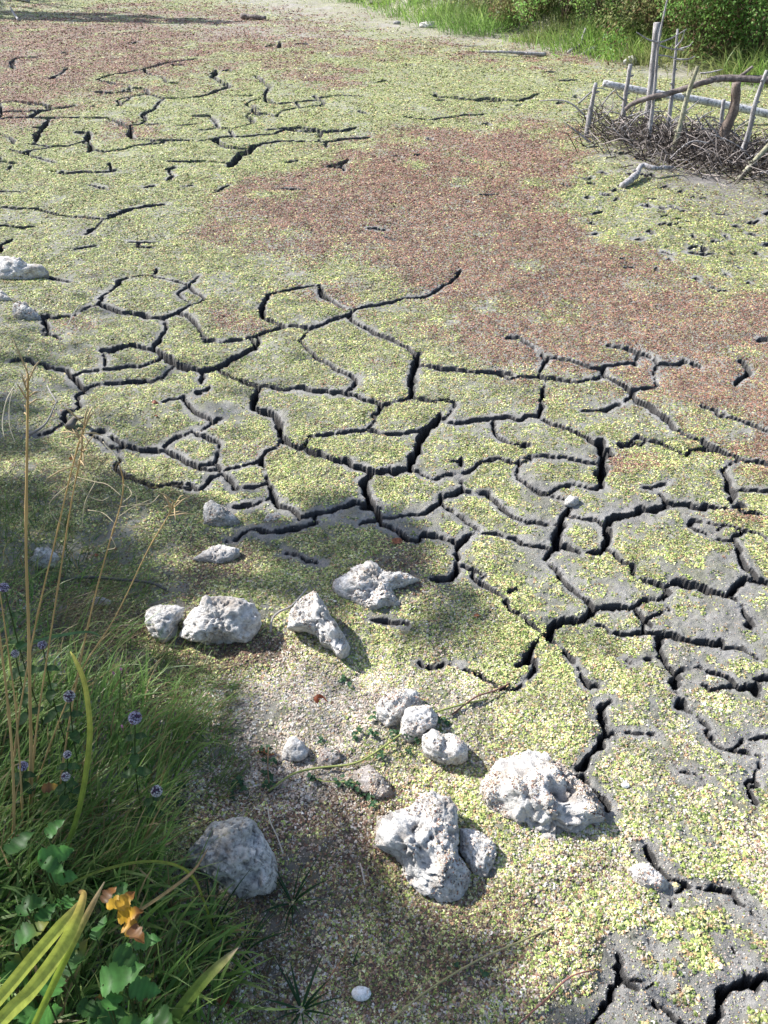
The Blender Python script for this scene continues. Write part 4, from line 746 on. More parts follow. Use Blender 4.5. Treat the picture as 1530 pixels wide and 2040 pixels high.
for k, (x, y, s_, h_) in enumerate(HERB):
    d_ = 1.34+.12*random.random(); c_ = Q(x, y, d_); col = np.array([.07,.19,.045])*(0.6+.9*random.random())
    part('leaf', joinm('leaf', [leaf(c_, s_*d_/FPX*1.35, h_+random.gauss(0, .5), random.gauss(-.1, .35), col, 'lobed', random.gauss(0, .4), (.2,.22,.04) if k % 5 == 2 else None)]), LEAF, root)
    g_ = np.array([c_[0]-.02, c_[1]-.03, float(terrain(c_[0], c_[1]))]); part('stem', joinm('stem', [(*tube(smooth([g_, (g_+c_)/2+np.array([.01, 0, .02]), c_], 4), .0016, 5), (.07,.11,.03))]), LEAF, root)
root = empty('withered_leaf', Q(242, 1818, 1.33), 'yellow withered lobed leaf with brown edges among the green herb leaves', 'leaf')
for k, (x, y, s_, h_, c) in enumerate([(216,1806,46,.4,(.55,.33,.03)),(238,1826,46,.2,(.62,.36,.03)),(250,1842,44,-.5,(.50,.27,.04)),(236,1808,40,.9,(.66,.40,.05)),(262,1850,40,-.7,(.22,.11,.05)),(205,1795,34,1.0,(.14,.07,.03))]):
    part('lobe', joinm('lobe', [leaf(Q(x, y, 1.33-.006*k), s_*1.33/FPX*1.1, h_, .1, c, 'lobed', random.gauss(0, .3), (.25,.11,.03))]), LEAF, root)
for lab_, x, y, h_ in (('curled brown and yellow leaf near the bottom left among dark stems', 190, 2005, 1.4), ('dry brown curled leaf behind the tan stalks on the left', 85, 1570, .4), ('brown shrivelled leaf in the bottom left corner', 82, 2030, .9)):
    part('leaf_blade', joinm('leaf_blade', [leaf(Q(x, y, 1.48), .030, h_, -.3, (.16,.08,.035), 'lobed', .9, (.35,.22,.05))]), LEAF, empty('dead_leaf', Q(x, y, 1.48), lab_, 'leaf', 'dead leaves'))

# water mint: stem, leaves, flower head
def mint(px, py, hpx, fcol, label, lean=0.0, nl=3, d=1.72):
    top = Q(px, py, d); g = np.array([top[0]-.03-lean, top[1]-.02, 0]); g[2] = float(terrain(g[0], g[1]))
    root = empty('water_mint', g, label, 'mint', 'water mint flowers'); st = smooth([g, (g+top)/2+np.array([-.01, .005, .0]), top], 6)
    part('stem', joinm('stem', [(*tube(st, .0015, 5), (.08,.12,.04))]), LEAF, root)
    for k in range(nl):
        c = st[len(st)-3-int(k*2.2)]; a = k*1.57+random.random()
        for s_ in (0, math.pi): part('leaf', joinm('leaf', [leaf(c, .030+.006*k, a+s_, -.2, np.array([.055,.12,.035])*(.8+.5*random.random()), 'oval')]), LEAF, root)
    r = 0.38*hpx*d/FPX; it = []
    for k in range(70):
        z = 1-2*(k+.5)/70; a = k*2.39996; q_ = math.sqrt(1-z*z); dirv = np.array([q_*math.cos(a), q_*math.sin(a), z]); c = top+dirv*r*.8
        jj = np.cross(dirv, [.3, .5, .8]); jj /= np.linalg.norm(jj); kk = np.cross(dirv, jj); s_ = r*.24
        vv_ = np.array([c, c+dirv*s_*1.3+jj*s_, c+dirv*s_*1.7+kk*s_, c+dirv*s_*1.3-jj*s_, c+dirv*s_*1.2-kk*s_])
        col = np.array(fcol)*(.6+.6*random.random()) if random.random() > .2 else np.array([.16,.10,.17]); it.append((vv_, None, [[0, 1, 2], [0, 2, 3], [0, 3, 4], [0, 4, 1]], col))
    v, f = ICO[3]; it.append((v*r*.8+top, None, f, (.09,.06,.11))); part('flower_head', joinm('flower_head', it), PETAL, root)
LIL, WHT = (.62,.58,.74), (.80,.78,.80)
mint(269,1430,30,LIL,'round lilac mint head standing alone over the grass, right of the rest',.02,3)
mint(138,1387,26,WHT,'whitish mint head on the mud edge beside the yellowish blade',.01,2)
mint(8,1170,22,LIL,'highest lilac mint head at the left edge')
mint(84,1284,20,LIL,'mint head just in front of the grey sloping rock'); mint(30,1302,18,WHT,'small white mint head between the left tan stalks')
mint(46,1526,22,LIL,'lilac mint head at the foot of the tan stalks'); mint(134,1503,18,WHT,'small whitish mint head in the grass below the whitish one'); mint(131,1547,20,WHT,'white mint head low in the deep grass above the herb leaves')
mint(312,1576,26,WHT,'white mint head nearest the big shaded rock',.02,3,1.8)
# willowherb
g = P(232, 1560); top = Q(240, 1345, 1.75); root = empty('willowherb', g, 'slender bright green plant with narrow leaves and pink buds', 'herb'); st = smooth([g, (g+top)/2, top], 8)
part('stem', joinm('stem', [(*tube(st, .0014, 5), (.12,.2,.05))]), LEAF, root)
for k in range(16): part('leaf', joinm('leaf', [leaf(st[4+int(k*.75)], .05-.0015*k, k*1.9, -.75, (.15,.26,.06), 'narrow')]), LEAF, root)
for x, y in ((241,1333),(226,1341),(243,1447)):
    v, f = ICO[3]; part('bud', joinm('bud', [(v*np.array([.0025,.0025,.005])+Q(x, y, 1.74), None, f, (.62,.28,.42))]), PETAL, root)

# sedge tufts on the mud
def tuft(px, py, n, ln, label, col0, col1, name='sedge_tuft', cat='sedge', wd=(.004, .0075), group='sedge tufts on the mud'):
    g = P(px, py); root = empty(name, g, label, cat, group)
    for k in range(n):
        a = 6.283*k/n+random.gauss(0, .3); b = (g+np.array([math.cos(a), math.sin(a), 0])*.006)[None]
        part('blade', joinm('blade', [blades(b, np.array([a]), np.array([random.uniform(*ln)]), np.array([random.uniform(*wd)]), np.array([random.uniform(.5, 1.0)]), np.array([random.uniform(.5, 1.0)]), rc(1, col0, col1), None, 7)]), GRASS, root)
SD0, SD1 = (.016,.055,.022), (.045,.11,.04)
tuft(582,1800,16,(.07,.14),'dark green sedge tuft at the foot of the big shaded rock',SD0,SD1); tuft(488,1895,16,(.08,.17),'dark sedge tuft spreading left of the bare brown duckweed',SD0,SD1)
tuft(600,2010,14,(.07,.13),'dark sedge tuft at the bottom edge left of the snail shell',SD0,SD1); tuft(425,1850,18,(.08,.16),'sedge tuft growing under the front of the big shaded rock',SD0,SD1); tuft(700,1925,5,(.03,.06),'tiny grass sprout above the snail shell',SD0,SD1,wd=(.002,.004))

# creeping stems with small round leaves
def vine(pxs, rpx, label, leaves, name='creeping_stem', lift=.006, col=(.24,.27,.09), lsz=.017, cat='vine', pair=True):
    p = np.array([P(x, y)+np.array([0, 0, lift+(.012 if 0 < i < len(pxs)-1 else 0)]) for i, (x, y) in enumerate(pxs)]); p = smooth(p, 6)
    root = empty(name, p[0], label, cat); d = to_px(p[len(p)//2])[2]
    part('stem', joinm('stem', [(*tube(p, 0.36*rpx*d/FPX, 6), col)]), STRAW, root)
    for x, y in leaves:
        c = P(x, y)+np.array([0, 0, .012+.012*random.random()])
        for k in range(4 if pair else 2): part('leaf', joinm('leaf', [leaf(c+RNG.normal(0, .004, 3), lsz*random.uniform(.7, 1.2), k*1.57+random.random(), random.uniform(-.5, .1), np.array([.05,.12,.055])*random.uniform(.7, 1.4), 'oval')]), LEAF, root)
vine([(535,1578),(585,1548),(635,1537),(700,1530),(740,1512),(790,1478),(850,1440),(905,1420),(970,1396)], 6, 'long pale green creeping stem with leafy nodes running past the rock cluster', [(708,1473),(712,1462),(745,1468),(782,1478),(790,1462),(812,1475),(830,1480),(855,1462),(870,1448),(885,1445),(760,1510),(620,1555),(660,1500),(640,1480),(695,1370),(685,1355),(745,1435),(815,1500)])
vine([(612,1545),(645,1563),(680,1565),(720,1570),(740,1590)], 3, 'short leafy runner branching down from the long creeping stem', [(632,1556),(672,1563),(690,1562),(710,1572),(725,1580),(738,1590),(740,1604),(700,1570)])
vine([(538,1572),(536,1540),(537,1500)], 3.5, 'upright sprig with rounded leaves left of the pointed white rock', [(537,1500),(530,1520),(545,1520),(532,1545),(540,1552),(528,1572),(541,1568),(520,1498)], col=(.16,.10,.06), lift=.03)
vine([(455,1585),(470,1572),(475,1560)], 3, 'low leafy sprig on the brown mud above the big shaded rock', [(475,1560),(468,1572),(485,1575),(462,1588),(480,1562)], lift=.015)
vine([(362,1590),(355,1610),(350,1630)], 3, 'leafy sprig in the grass edge left of the big shaded rock', [(362,1570),(355,1602),(342,1620),(366,1612),(350,1650),(330,1640)], lift=.02)
vine([(740,2075),(800,2018),(870,1965),(960,1915),(1030,1885),(1098,1853)], 6, 'pale trailing stem crossing the duckweed at the bottom', [(905,1938),(960,1946)], col=(.30,.27,.13), pair=False)
vine([(1020,2055),(1080,2005),(1130,1960),(1185,1937)], 5, 'short reddish stem on the dark mud at the bottom right', [], col=(.24,.11,.09))
vine([(900,1430),(945,1402),(985,1385),(1015,1365)], 5, 'dark reddish twig at the end of the creeping stem', [], col=(.14,.075,.06), name='twig', cat='twig')
vine([(632,2000),(660,1950),(690,1900),(672,1860)], 3, 'thin red straw on the brown duckweed by the snail shell', [], col=(.28,.14,.08), name='straw', cat='straw', lift=.012)
vine([(536,1625),(542,1660),(556,1690),(567,1720)], 4, 'pale straw leaning on the right side of the big shaded rock', [], col=(.42,.38,.32), name='straw', cat='straw', lift=.04)
vine([(718,1730),(722,1750),(727,1772)], 4, 'short pale straw standing in front of the white overhanging block', [], col=(.44,.38,.33), name='straw', cat='straw', lift=.03)
vine([(540,1268),(545,1248),(560,1235),(582,1224),(600,1205),(612,1185)], 6, 'curved grey twig resting against the triangular rock', [], col=(.30,.28,.26), name='twig', cat='twig', lift=.02)
vine([(115,1163),(180,1162),(240,1164),(300,1168),(332,1177)], 8, 'straight dark stick lying in the grass above the touching rocks', [], col=(.10,.095,.09), name='stick', cat='stick', lift=.01)
vine([(140,662),(150,640),(165,615)], 2, 'fine straw on the mud near the left edge stones', [], col=(.4,.38,.34), name='straw', cat='straw', lift=.02)
p0 = P(150, 858); root = empty('driftwood', p0, 'dark pointed snag sticking out of the mud by the stalk tops', 'driftwood')
part('wood', joinm('wood', [(*tube(smooth([P(140, 862)+[0, 0, .01], P(155, 850)+[0, 0, .03], V(166, 832, p0[1])], 5), np.linspace(.022, .004, 11), 7), (.13,.115,.10))]), STRAW, root)
p0 = P(85, 865); root = empty('driftwood', p0, 'thin pale forked twig lying on the mud left of the dark snag', 'driftwood')
part('wood', joinm('wood', [(*tube(smooth([P(60, 872)+[0, 0, .01], P(95, 858)+[0, 0, .03], P(122, 828)+[0, 0, .07]], 5), np.linspace(.007, .003, 11), 6), (.24,.22,.20)), (*tube(smooth([P(122, 828)+[0, 0, .06], P(112, 818)+[0, 0, .08], P(106, 808)+[0, 0, .09]], 4), np.linspace(.005, .002, 9), 6), (.36,.33,.3))]), STRAW, root)

# fallen leaves
for x, y, s_, lab_, c in ((782,1090,24,'single orange leaf on the shaded mud above the ridged rock',(.52,.20,.11)),(944,1238,16,'small orange leaf at the edge of the shade',(.50,.21,.11)),(628,1392,28,'crumpled dark red leaf on the pale duckweed',(.30,.08,.04)),(516,1500,34,'reddish brown leaf beside the upright sprig',(.42,.15,.07)),(437,2000,30,'red brown leaf near the bottom among the grass',(.34,.12,.06)),(305,811,12,'pinkish leaf between cracks on the left',(.50,.20,.14)),(310,836,9,'red scrap of leaf just below the pinkish leaf',(.42,.14,.09)),(140,921,12,'orange scrap of leaf by the shaded left shore',(.5,.22,.1)),(225,1095,12,'orange leaf caught on the curly dry stalk',(.5,.26,.14)),(190,1108,9,'tiny orange leaf near the grey pitted rock',(.5,.2,.13)),(328,1572,9,'tiny red leaf scrap next to the white mint head',(.5,.16,.08))):
    g = P(x, y); d = to_px(g)[2]; root = empty('fallen_leaf', g, lab_, 'leaf', 'fallen leaves')
    part('leaf_blade', joinm('leaf_blade', [leaf(g+[0, 0, .008], s_*d/FPX*1.15, random.uniform(-.6, .6), -.15, c, 'oval', random.gauss(0, .5), np.array(c)*.6)]), LEAF, root)

# ---------------------------------------------------------------- weathered wood
def wood(name, stops, sc=30):
    m = Mat(name, 0.85, 0.2); pos = m.geo()
    mp = m.n('ShaderNodeMapping'); m.put(mp.inputs[0], pos); mp.inputs['Scale'].default_value = (1, 1, 0.25)
    n1 = m.noise(sc, mp.outputs[0], 8, 0.7); n2 = m.noise(sc*4, pos, 5, 0.7)
    c = m.ramp(n1, stops); m.col(m.mix(m.ramp(n2, [(0.38, 0.8), (0.52, 0.0)]), c, (0.06, 0.052, 0.047))); m.bump(m.math('ADD', n1, n2), 0.7, 0.008); return m.m
GREYW = wood('bleached_wood', [(0.32, (.09,.08,.08)), (0.48, (.36,.34,.34)), (0.68, (.60,.58,.58))], 40)
WHITEW = wood('white_pole', [(0.3, (.24,.24,.25)), (0.5, (.52,.52,.53)), (0.7, (.68,.68,.68))], 12)
BARKW = wood('brown_bark', [(0.3, (.06,.045,.04)), (0.5, (.19,.145,.12)), (0.7, (.40,.34,.30))], 18)
DARKW = wood('dark_rail', [(0.3, (.05,.042,.04)), (0.5, (.17,.14,.13)), (0.72, (.38,.33,.31))], 10)
GRNW = wood('green_stake', [(0.3, (.14,.13,.09)), (0.5, (.34,.33,.22)), (0.7, (.56,.55,.46))], 14)
def pole(pts, r0, r1, knots=0, sides=9, seed=1, wob=0.12):
    p = smooth(pts, 6); n = len(p); r = np.linspace(r0, r1, n)
    v, q, t = tube(p, r, sides); ax = np.concatenate([np.repeat(p, sides, 0), p[:1], p[-1:]]); d = v-ax
    v = ax+d*(1+wob*fbm3(v, 0.6/max(r0, .004), seed, 2))[:, None]; it = [(v, q, t)]
    rr = random.Random(seed)
    for k in range(knots):
        i = 1+int((n-2)*(k+.5)/knots); a = rr.uniform(0, 6.28); dv = np.array([math.cos(a), .5*math.sin(a), .25]); L_ = r[i]*rr.uniform(1.6, 2.8)
        it.append(tube([p[i]-dv*r[i]*.3, p[i]+dv*L_*.7, p[i]+dv*L_], [r[i]*.75, r[i]*.5, r[i]*.3], 6))
    return it
def up(px_list, yw):                                   # upright pixels at one world depth; the first point is on the ground
    return [V(x, y, yw+dy) for (x, y, *o), dy in zip(px_list, [(q[2] if len(q) > 2 else 0) for q in px_list])]
FG = P(1400, 300); fence = empty('wattle_fence', FG, 'broken wattle fence of bleached stakes and crooked rails in dark brushwood', 'fence')
def fp(name, pts, wpx0, wpx1, mat, knots=0, seed=1, label=None, wob=.14):
    d = to_px(pts[0])[2]; part(name, joinm(name, pole(pts, .42*wpx0*d/FPX, .42*wpx1*d/FPX, knots, seed=seed, wob=wob)), mat, fence, label)
yb = {k: P(*k)[1] for k in ((1167,275),(1238,262),(1290,295),(1337,312),(1330,268),(1287,250),(1438,312),(1468,330),(1435,275),(1475,352))}
fp('post', up([(1285,255),(1290,230),(1297,172),(1309,45)], yb[(1287,250)]), 18, 15, GREYW, seed=1, label='tall bleached post')
fp('post', up([(1433,318),(1445,262),(1462,215),(1467,165)], yb[(1438,312)]), 28, 17, BARKW, seed=2, label='thick post with flaking brown bark', wob=.3)
fp('stake', up([(1166,280),(1176,225),(1187,165)], yb[(1167,275)]), 13, 9, GREYW, 4, 3)
fp('stake', up([(1237,268),(1245,200),(1256,128)], yb[(1238,262)]), 12, 9, GREYW, 4, 4)
fp('stake', up([(1289,300),(1297,240),(1304,180),(1312,85),(1330,-5)], yb[(1290,295)]), 11, 3.5, GREYW, 7, 5, 'tall thin dead sapling')
fp('stake', up([(1335,318),(1352,262),(1370,190),(1390,132)], yb[(1337,312)]), 13, 9, GRNW, 5, 6)
fp('stake', up([(1328,272),(1338,195),(1343,140),(1350,58)], yb[(1330,268)]), 11, 5, GREYW, 5, 7)
fp('stake', up([(1466,336),(1490,270),(1505,205),(1528,140)], yb[(1468,330)]), 14, 9, GREYW, 5, 8)
fp('stake', up([(1433,280),(1437,240),(1442,198)], yb[(1435,275)]), 11, 8, GREYW, 2, 9)
fp('stake', [P(1470, 358), V(1530, 292, P(1475, 352)[1]+.05), V(1590, 235, P(1475, 352)[1]+.1)], 13, 10, GRNW, 2, 10, 'slanting yellow green stake at the picture edge')
fp('stake', up([(1560,330),(1572,260),(1585,150)], P(1560, 325)[1]), 12, 9, GREYW, 3, 11)
yr = yb[(1287,250)]
fp('rail', [V(1202,166,yr+.15), V(1300,185,yr+.12), V(1400,201,yr+.1), V(1530,227,yr), V(1660,255,yr-.1)], 15, 19, WHITEW, 0, 12, 'straight white pole', .05)
yd = yb[(1337,312)]+.15
fp('rail', [V(1246,218,yd+.2), V(1262,206,yd+.2), V(1290,196,yd+.15), V(1350,181,yd+.1), V(1400,165,yd), V(1440,156,yd), V(1530,159,yd-.1), V(1640,162,yd-.2)], 10, 16, DARKW, 1, 13, 'crooked dark rail with peeling bark', .12)
fp('branch', [V(1462,158,yd), V(1480,148,yd-.03), V(1500,132,yd-.05)], 9, 6, DARKW, 0, 14)
for k, (a, b, c) in enumerate([((1312,85),(1290,78),(1268,64)), ((1312,86),(1340,75),(1368,58)), ((1312,90),(1335,97),(1362,100)), ((1346,95),(1358,80),(1364,62)), ((1346,100),(1372,92),(1380,84)), ((1345,118),(1370,118),(1385,112)), ((1309,110),(1330,112),(1350,118)), ((1250,205),(1232,190),(1225,176)), ((1395,146),(1415,144),(1440,138))]):
    fp('twig', [V(*a, yb[(1290,295)]), V(*b, yb[(1290,295)]-.04), V(*c, yb[(1290,295)]-.08)], 4.5, 2, GREYW, 0, 30+k)
for k in range(42):                                    # pale twigs that can be told apart
    x = random.uniform(1140, 1540); y = 250+(x-1140)*.17+random.gauss(0, 18); g = P(x, y); L_ = random.uniform(.2, .6); a = random.gauss(0, .6)+(math.pi if random.random() < .45 else 0)
    p1 = g+np.array([math.cos(a)*L_*.5, math.sin(a)*L_*.3, random.uniform(.05, .22)]); p2 = p1+np.array([math.cos(a+.4)*L_*.5, math.sin(a)*L_*.3, random.uniform(-.10, .15)])
    p2[2] = max(p2[2], .02); fp('twig', [g+[0, 0, .01], p1, p2], random.uniform(3.2, 5.5), 2, GREYW, 0, 60+k)
it = []
for k in range(1700):                                   # tangle of thin dark brushwood at its foot
    x = random.gauss(1400, 120); x = 1400+(x-1400)*(1 if x > 1160 else .7); x = min(x, 1640); y = 262+(x-1150)*.20+random.gauss(0, 20); g = P(x, y); L_ = random.uniform(.1, .36); a = random.uniform(0, 6.28)
    h0 = abs(random.gauss(0, .05)); p0 = g+np.array([0, 0, h0]); p1 = p0+np.array([math.cos(a)*L_*.5, math.sin(a)*L_*.35, random.uniform(-.04, .14)]); p2 = p1+np.array([math.cos(a+random.gauss(0, .5))*L_*.5, math.sin(a)*L_*.35, random.uniform(-.1, .1)])
    p1[2] = max(p1[2], .006); p2[2] = max(p2[2], .004)
    c = (.045,.036,.031) if random.random() < .62 else (.30,.26,.24); it.append((*tube([p0, p1, p2], [.0042, .0036, .0018], 4, False), np.array(c)*random.uniform(.6, 1.4)))
link('brushwood', joinm('brushwood', it), STRAW, label='dark tangled brushwood heaped along the foot of the fence', cat='brushwood', kind='stuff')

def drift(name, label, pxs, w0, w1, mat=GREYW, lift=(0.0,), cat='driftwood', seed=5):
    pts = [P(x, y)+np.array([0, 0, l]) for (x, y), l in zip(pxs, list(lift)+[lift[-1]]*9)]; d = to_px(pts[0])[2]
    root = empty(name, pts[0], label, cat); part('wood', joinm('wood', pole(pts, .5*w0*d/FPX, .5*w1*d/FPX, 2, seed=seed, wob=.3)), mat, root); return root, d
drift('driftwood', 'crooked grey root lying on the duckweed in front of the fence', [(1238,377),(1262,366),(1274,354),(1298,357),(1322,352),(1342,350)], 15, 6, GREYW, (.02,.05,.08,.07,.06,.05))
drift('driftwood', 'thin bleached branch lying flat on the far mud', [(955,110),(1000,112),(1040,112),(1088,113)], 4, 7, GREYW, (.03,.04,.04,.03))
root, d = drift('driftwood', 'branch with an upturned end on the far shore', [(1132,111),(1152,103),(1162,95)], 6, 5, GREYW, (.03,.06,.09))
yy = P(1162, 98)[1]; part('branch', joinm('branch', pole([V(1161,96,yy), V(1160,80,yy), V(1167,56,yy)], .5*6*d/FPX, .5*4*d/FPX, 1, seed=8)), GREYW, root)
drift('driftwood', 'short dark log end at the tip of the far shadow', [(482,38),(505,40),(530,41)], 10, 6, DARKW, (.06,.05,.04))
drift('driftwood', 'grey piece of driftwood at the top left corner', [(20,2),(40,3),(58,5)], 6, 8, GREYW, (.05,.05,.05))
drift('driftwood', 'small pale forked stick on the far left mud', [(24,30),(30,36),(38,44)], 3, 4, GREYW, (.12,.06,.03))
for i, (x, y, t_) in enumerate(((748,13,'farthest left'),(910,53,'middle'),(1000,62,'nearest the bright tuft'))):
    drift('driftwood', 'dark stick under the far bank grass, '+t_, [(x-14,y+2),(x,y),(x+16,y-2)], 5, 4, DARKW, (.04,.05,.05), seed=20+i)

# ---------------------------------------------------------------- far bank: tussocks, shrubs, a mass of ground growth
def tussock(px, py, n, hgt, label, c0, c1, spread=.25, tip=None, wd=(.008, .016), lean=.22, name='grass_tussock', group='tussocks on the far bank'):
    g = P(px, py); b = g+np.concatenate([RNG.normal(0, spread, (n, 1)), RNG.normal(0, spread*.6, (n, 1)), np.zeros((n, 1))], 1); b[:, 2] = terrain(b[:, 0], b[:, 1])-.01
    out_ = np.arctan2(b[:, 1]-g[1], b[:, 0]-g[0])+RNG.normal(0, .8, n)
    it = blades(b, out_, RNG.uniform(.5, 1, n)*hgt, RNG.uniform(*wd, n), np.abs(RNG.normal(lean+.15, .3, n)), np.abs(RNG.normal(1.4, .6, n)), rc(n, c0, c1), None if tip is None else rc(n, *tip), 5, .2)
    o = link(name, None, None, None, label, 'grass', group); o.location = g.tolist(); bpy.context.view_layer.update()
    part('blades', joinm('blades', [it]), GRASS, o)['kind'] = 'stuff'; return o
DG0, DG1 = (.11,.24,.055), (.30,.50,.13); BG0, BG1 = (.18,.38,.06), (.40,.60,.14); OL0, OL1 = (.17,.21,.075), (.40,.42,.18)
TUS = [(720,4,.8,DG0,DG1,'drooping green tussock where the far bank leaves the top of the picture'),(775,8,.8,BG0,BG1,'bright tussock second from where the bank leaves the picture'),(815,18,.8,DG0,DG1,'dark tussock behind the square white stone'),(860,28,.7,BG0,BG1,'tussock just right of the square white stone'),(905,46,1.0,DG0,DG1,'tall drooping tussock right of the square white stone'),(945,58,1.1,DG0,DG1,'tall feathery tussock in the middle of the far bank'),(985,62,1.1,DG0,DG1,'tall drooping tussock left of the bright low tuft'),
 (1065,84,.45,BG0,BG1,'low bright green tuft on the shore left of the upturned branch'),(1100,80,.7,OL0,OL1,'olive tussock behind the upturned branch'),(1150,86,.9,DG0,DG1,'leafy green tussock above the flat grey stone'),(1190,98,1.0,BG0,BG1,'yellow green tussock above the flat grey stone'),(1235,118,.55,BG0,BG1,'bright green tuft just left of the tall post'),(1265,112,.9,BG0,BG1,'tall green tussock behind the tall post'),(1320,128,.9,OL0,OL1,'olive tussock right of the tall post'),(1480,158,.9,OL0,OL1,'tussock behind the crooked dark rail'),(1530,164,1.0,BG0,BG1,'bright yellow green tussock at the right edge'),(1590,168,1.0,DG0,DG1,'tussock just beyond the right edge')]
for x, y, h_, a, b, lab_ in TUS: tussock(x, y, int(230+100*h_), h_*.62, lab_, a, b, .22+.1*h_, ((.16,.22,.06), (.34,.36,.14)))
def shrub(px, py, back, rx, rz, n, c0, c1, label, lsz=(.03, .06), dry=0.15):
    g = P(px, py); g = g+np.array([0, back, 0]); g[2] = float(terrain(g[0], g[1]))
    o = link('shrub', None, None, None, label, 'shrub', 'shrubs on the far bank'); o.location = g.tolist(); bpy.context.view_layer.update(); it = []
    tips = []
    for k in range(11):
        a = random.uniform(0, 6.28); e = np.array([math.cos(a)*rx*random.uniform(.3, .8), math.sin(a)*rx*.6, rz*random.uniform(.8, 1.7)]); tips.append(g+e)
        it.append((*tube(smooth([g, g+e*.5+np.array([0, 0, .1]), g+e], 3), np.linspace(.014, .005, 7), 5), (.10,.075,.05)))
    part('stems', joinm('stems', it), STRAW, o)
    nb = 26; cs = g+np.stack([RNG.normal(0, rx*.55, nb), RNG.normal(0, rx*.4, nb), rz*(.25+1.5*RNG.random(nb))], 1)
    cs = np.concatenate([cs, np.array(tips)]); ci = RNG.integers(0, len(cs), n); off = RNG.normal(0, 1, (n, 3)); off /= np.linalg.norm(off, axis=1, keepdims=True)
    c = cs[ci]+off*(rx*.34*RNG.random((n, 1))**.5); c[:, 2] = np.maximum(c[:, 2], terrain(c[:, 0], c[:, 1])+.01)
    a = RNG.normal(0, 1, (n, 3)); a[:, 2] -= .4; a /= np.linalg.norm(a, axis=1, keepdims=True); b = np.cross(a, off+RNG.normal(0, .5, (n, 3))); b /= np.linalg.norm(b, axis=1, keepdims=True)+1e-9
    s = RNG.uniform(*lsz, n)[:, None]; w = s*.3; nn_ = np.cross(a, b)
    v = np.stack([c-a*s*.5, c+b*w+nn_*s*.08, c+a*s*.5, c-b*w+nn_*s*.08], 1).reshape(-1, 3)
    tone = .75+.6*(.5+.5*np.sin(ci*12.9898))[:, None]; col = rc(n, c0, c1)*tone; dr = RNG.random(n) < dry; col[dr] = rc(dr.sum(), (.14,.09,.05), (.34,.24,.14))
    part('foliage', mesh_np('foliage', v, np.arange(n*4).reshape(-1, 4), smooth=False, cols=np.repeat(col, 4, 0)), LEAF, o)['kind'] = 'stuff'
SHR = [(760,2,1.5,.8,.7,DG0,DG1,.1,'dark shrub above the first bank tussocks'),(880,20,1.2,.8,.7,DG0,DG1,.1,'green shrub above the square white stone'),(985,45,.9,.8,.8,OL0,OL1,.25,'brownish shrub above the tall feathery tussock'),(1060,62,.8,.7,.8,OL0,OL1,.45,'dry brown shrub above the low bright tuft'),(1130,72,.9,.8,.9,DG0,DG1,.1,'green shrub above the leafy tussock'),(1215,88,.9,.8,.9,OL0,DG1,.2,'olive shrub left of the tall post'),(1310,108,.7,.8,.9,OL0,OL1,.3,'olive shrub directly behind the tall post'),(1390,132,.4,.8,.8,DG0,DG1,.3,'dark bramble shrub right of the tall post'),(1450,140,.5,.8,1.0,OL0,DG1,.4,'brown green bramble above the crooked rail'),(1530,140,.8,.9,1.1,DG0,DG1,.25,'dark shrub in the top right corner'),(1620,150,.7,.9,1.1,DG0,DG1,.2,'shrub just beyond the right edge'),
 (820,0,3.4,1.2,1.0,OL0,DG1,.2,'broad shrub higher on the far bank, left'),(1000,20,3.0,1.2,1.1,DG0,DG1,.2,'broad shrub higher on the far bank, centre'),(1180,50,2.8,1.2,1.2,DG0,OL1,.25,'broad shrub higher on the far bank, behind the tall post'),(1370,90,2.6,1.2,1.2,OL0,OL1,.35,'broad brownish shrub higher on the far bank, right'),(1530,110,2.6,1.2,1.3,DG0,DG1,.2,'broad shrub higher on the far bank at the right edge')]
for x, y, bk, rx, rz, a, b, dry, lab_ in SHR: shrub(x, y, bk*.55, rx, rz*.8, 6500, np.array(a)*1.0, b, lab_, (.025, .06), dry*.8)
n = 6000; t = RNG.random(n); px = 690+960*t; py = np.interp(px, [690,850,1040,1200,1400,1530,1650], [-6,38,76,110,138,158,165]); g = flat(px, py); g[:, 1] += .4+RNG.random(n)**1.2*5.5; g[:, 0] += RNG.normal(0, .2, n); g[:, 2] = terrain(g[:, 0], g[:, 1])-.01
link('bank_growth', joinm('bank_growth', [blades(g, RNG.uniform(0, 6.28, n), RNG.uniform(.15, .5, n), RNG.uniform(.008, .02, n), np.abs(RNG.normal(.5, .35, n)), np.abs(RNG.normal(1.2, .6, n)), rc(n, (.05,.10,.025), (.20,.28,.07)), rc(n, (.16,.22,.06), (.42,.40,.18)), 4)]), GRASS, label='rank grass covering the far bank between the shrubs', cat='grass', kind='stuff')

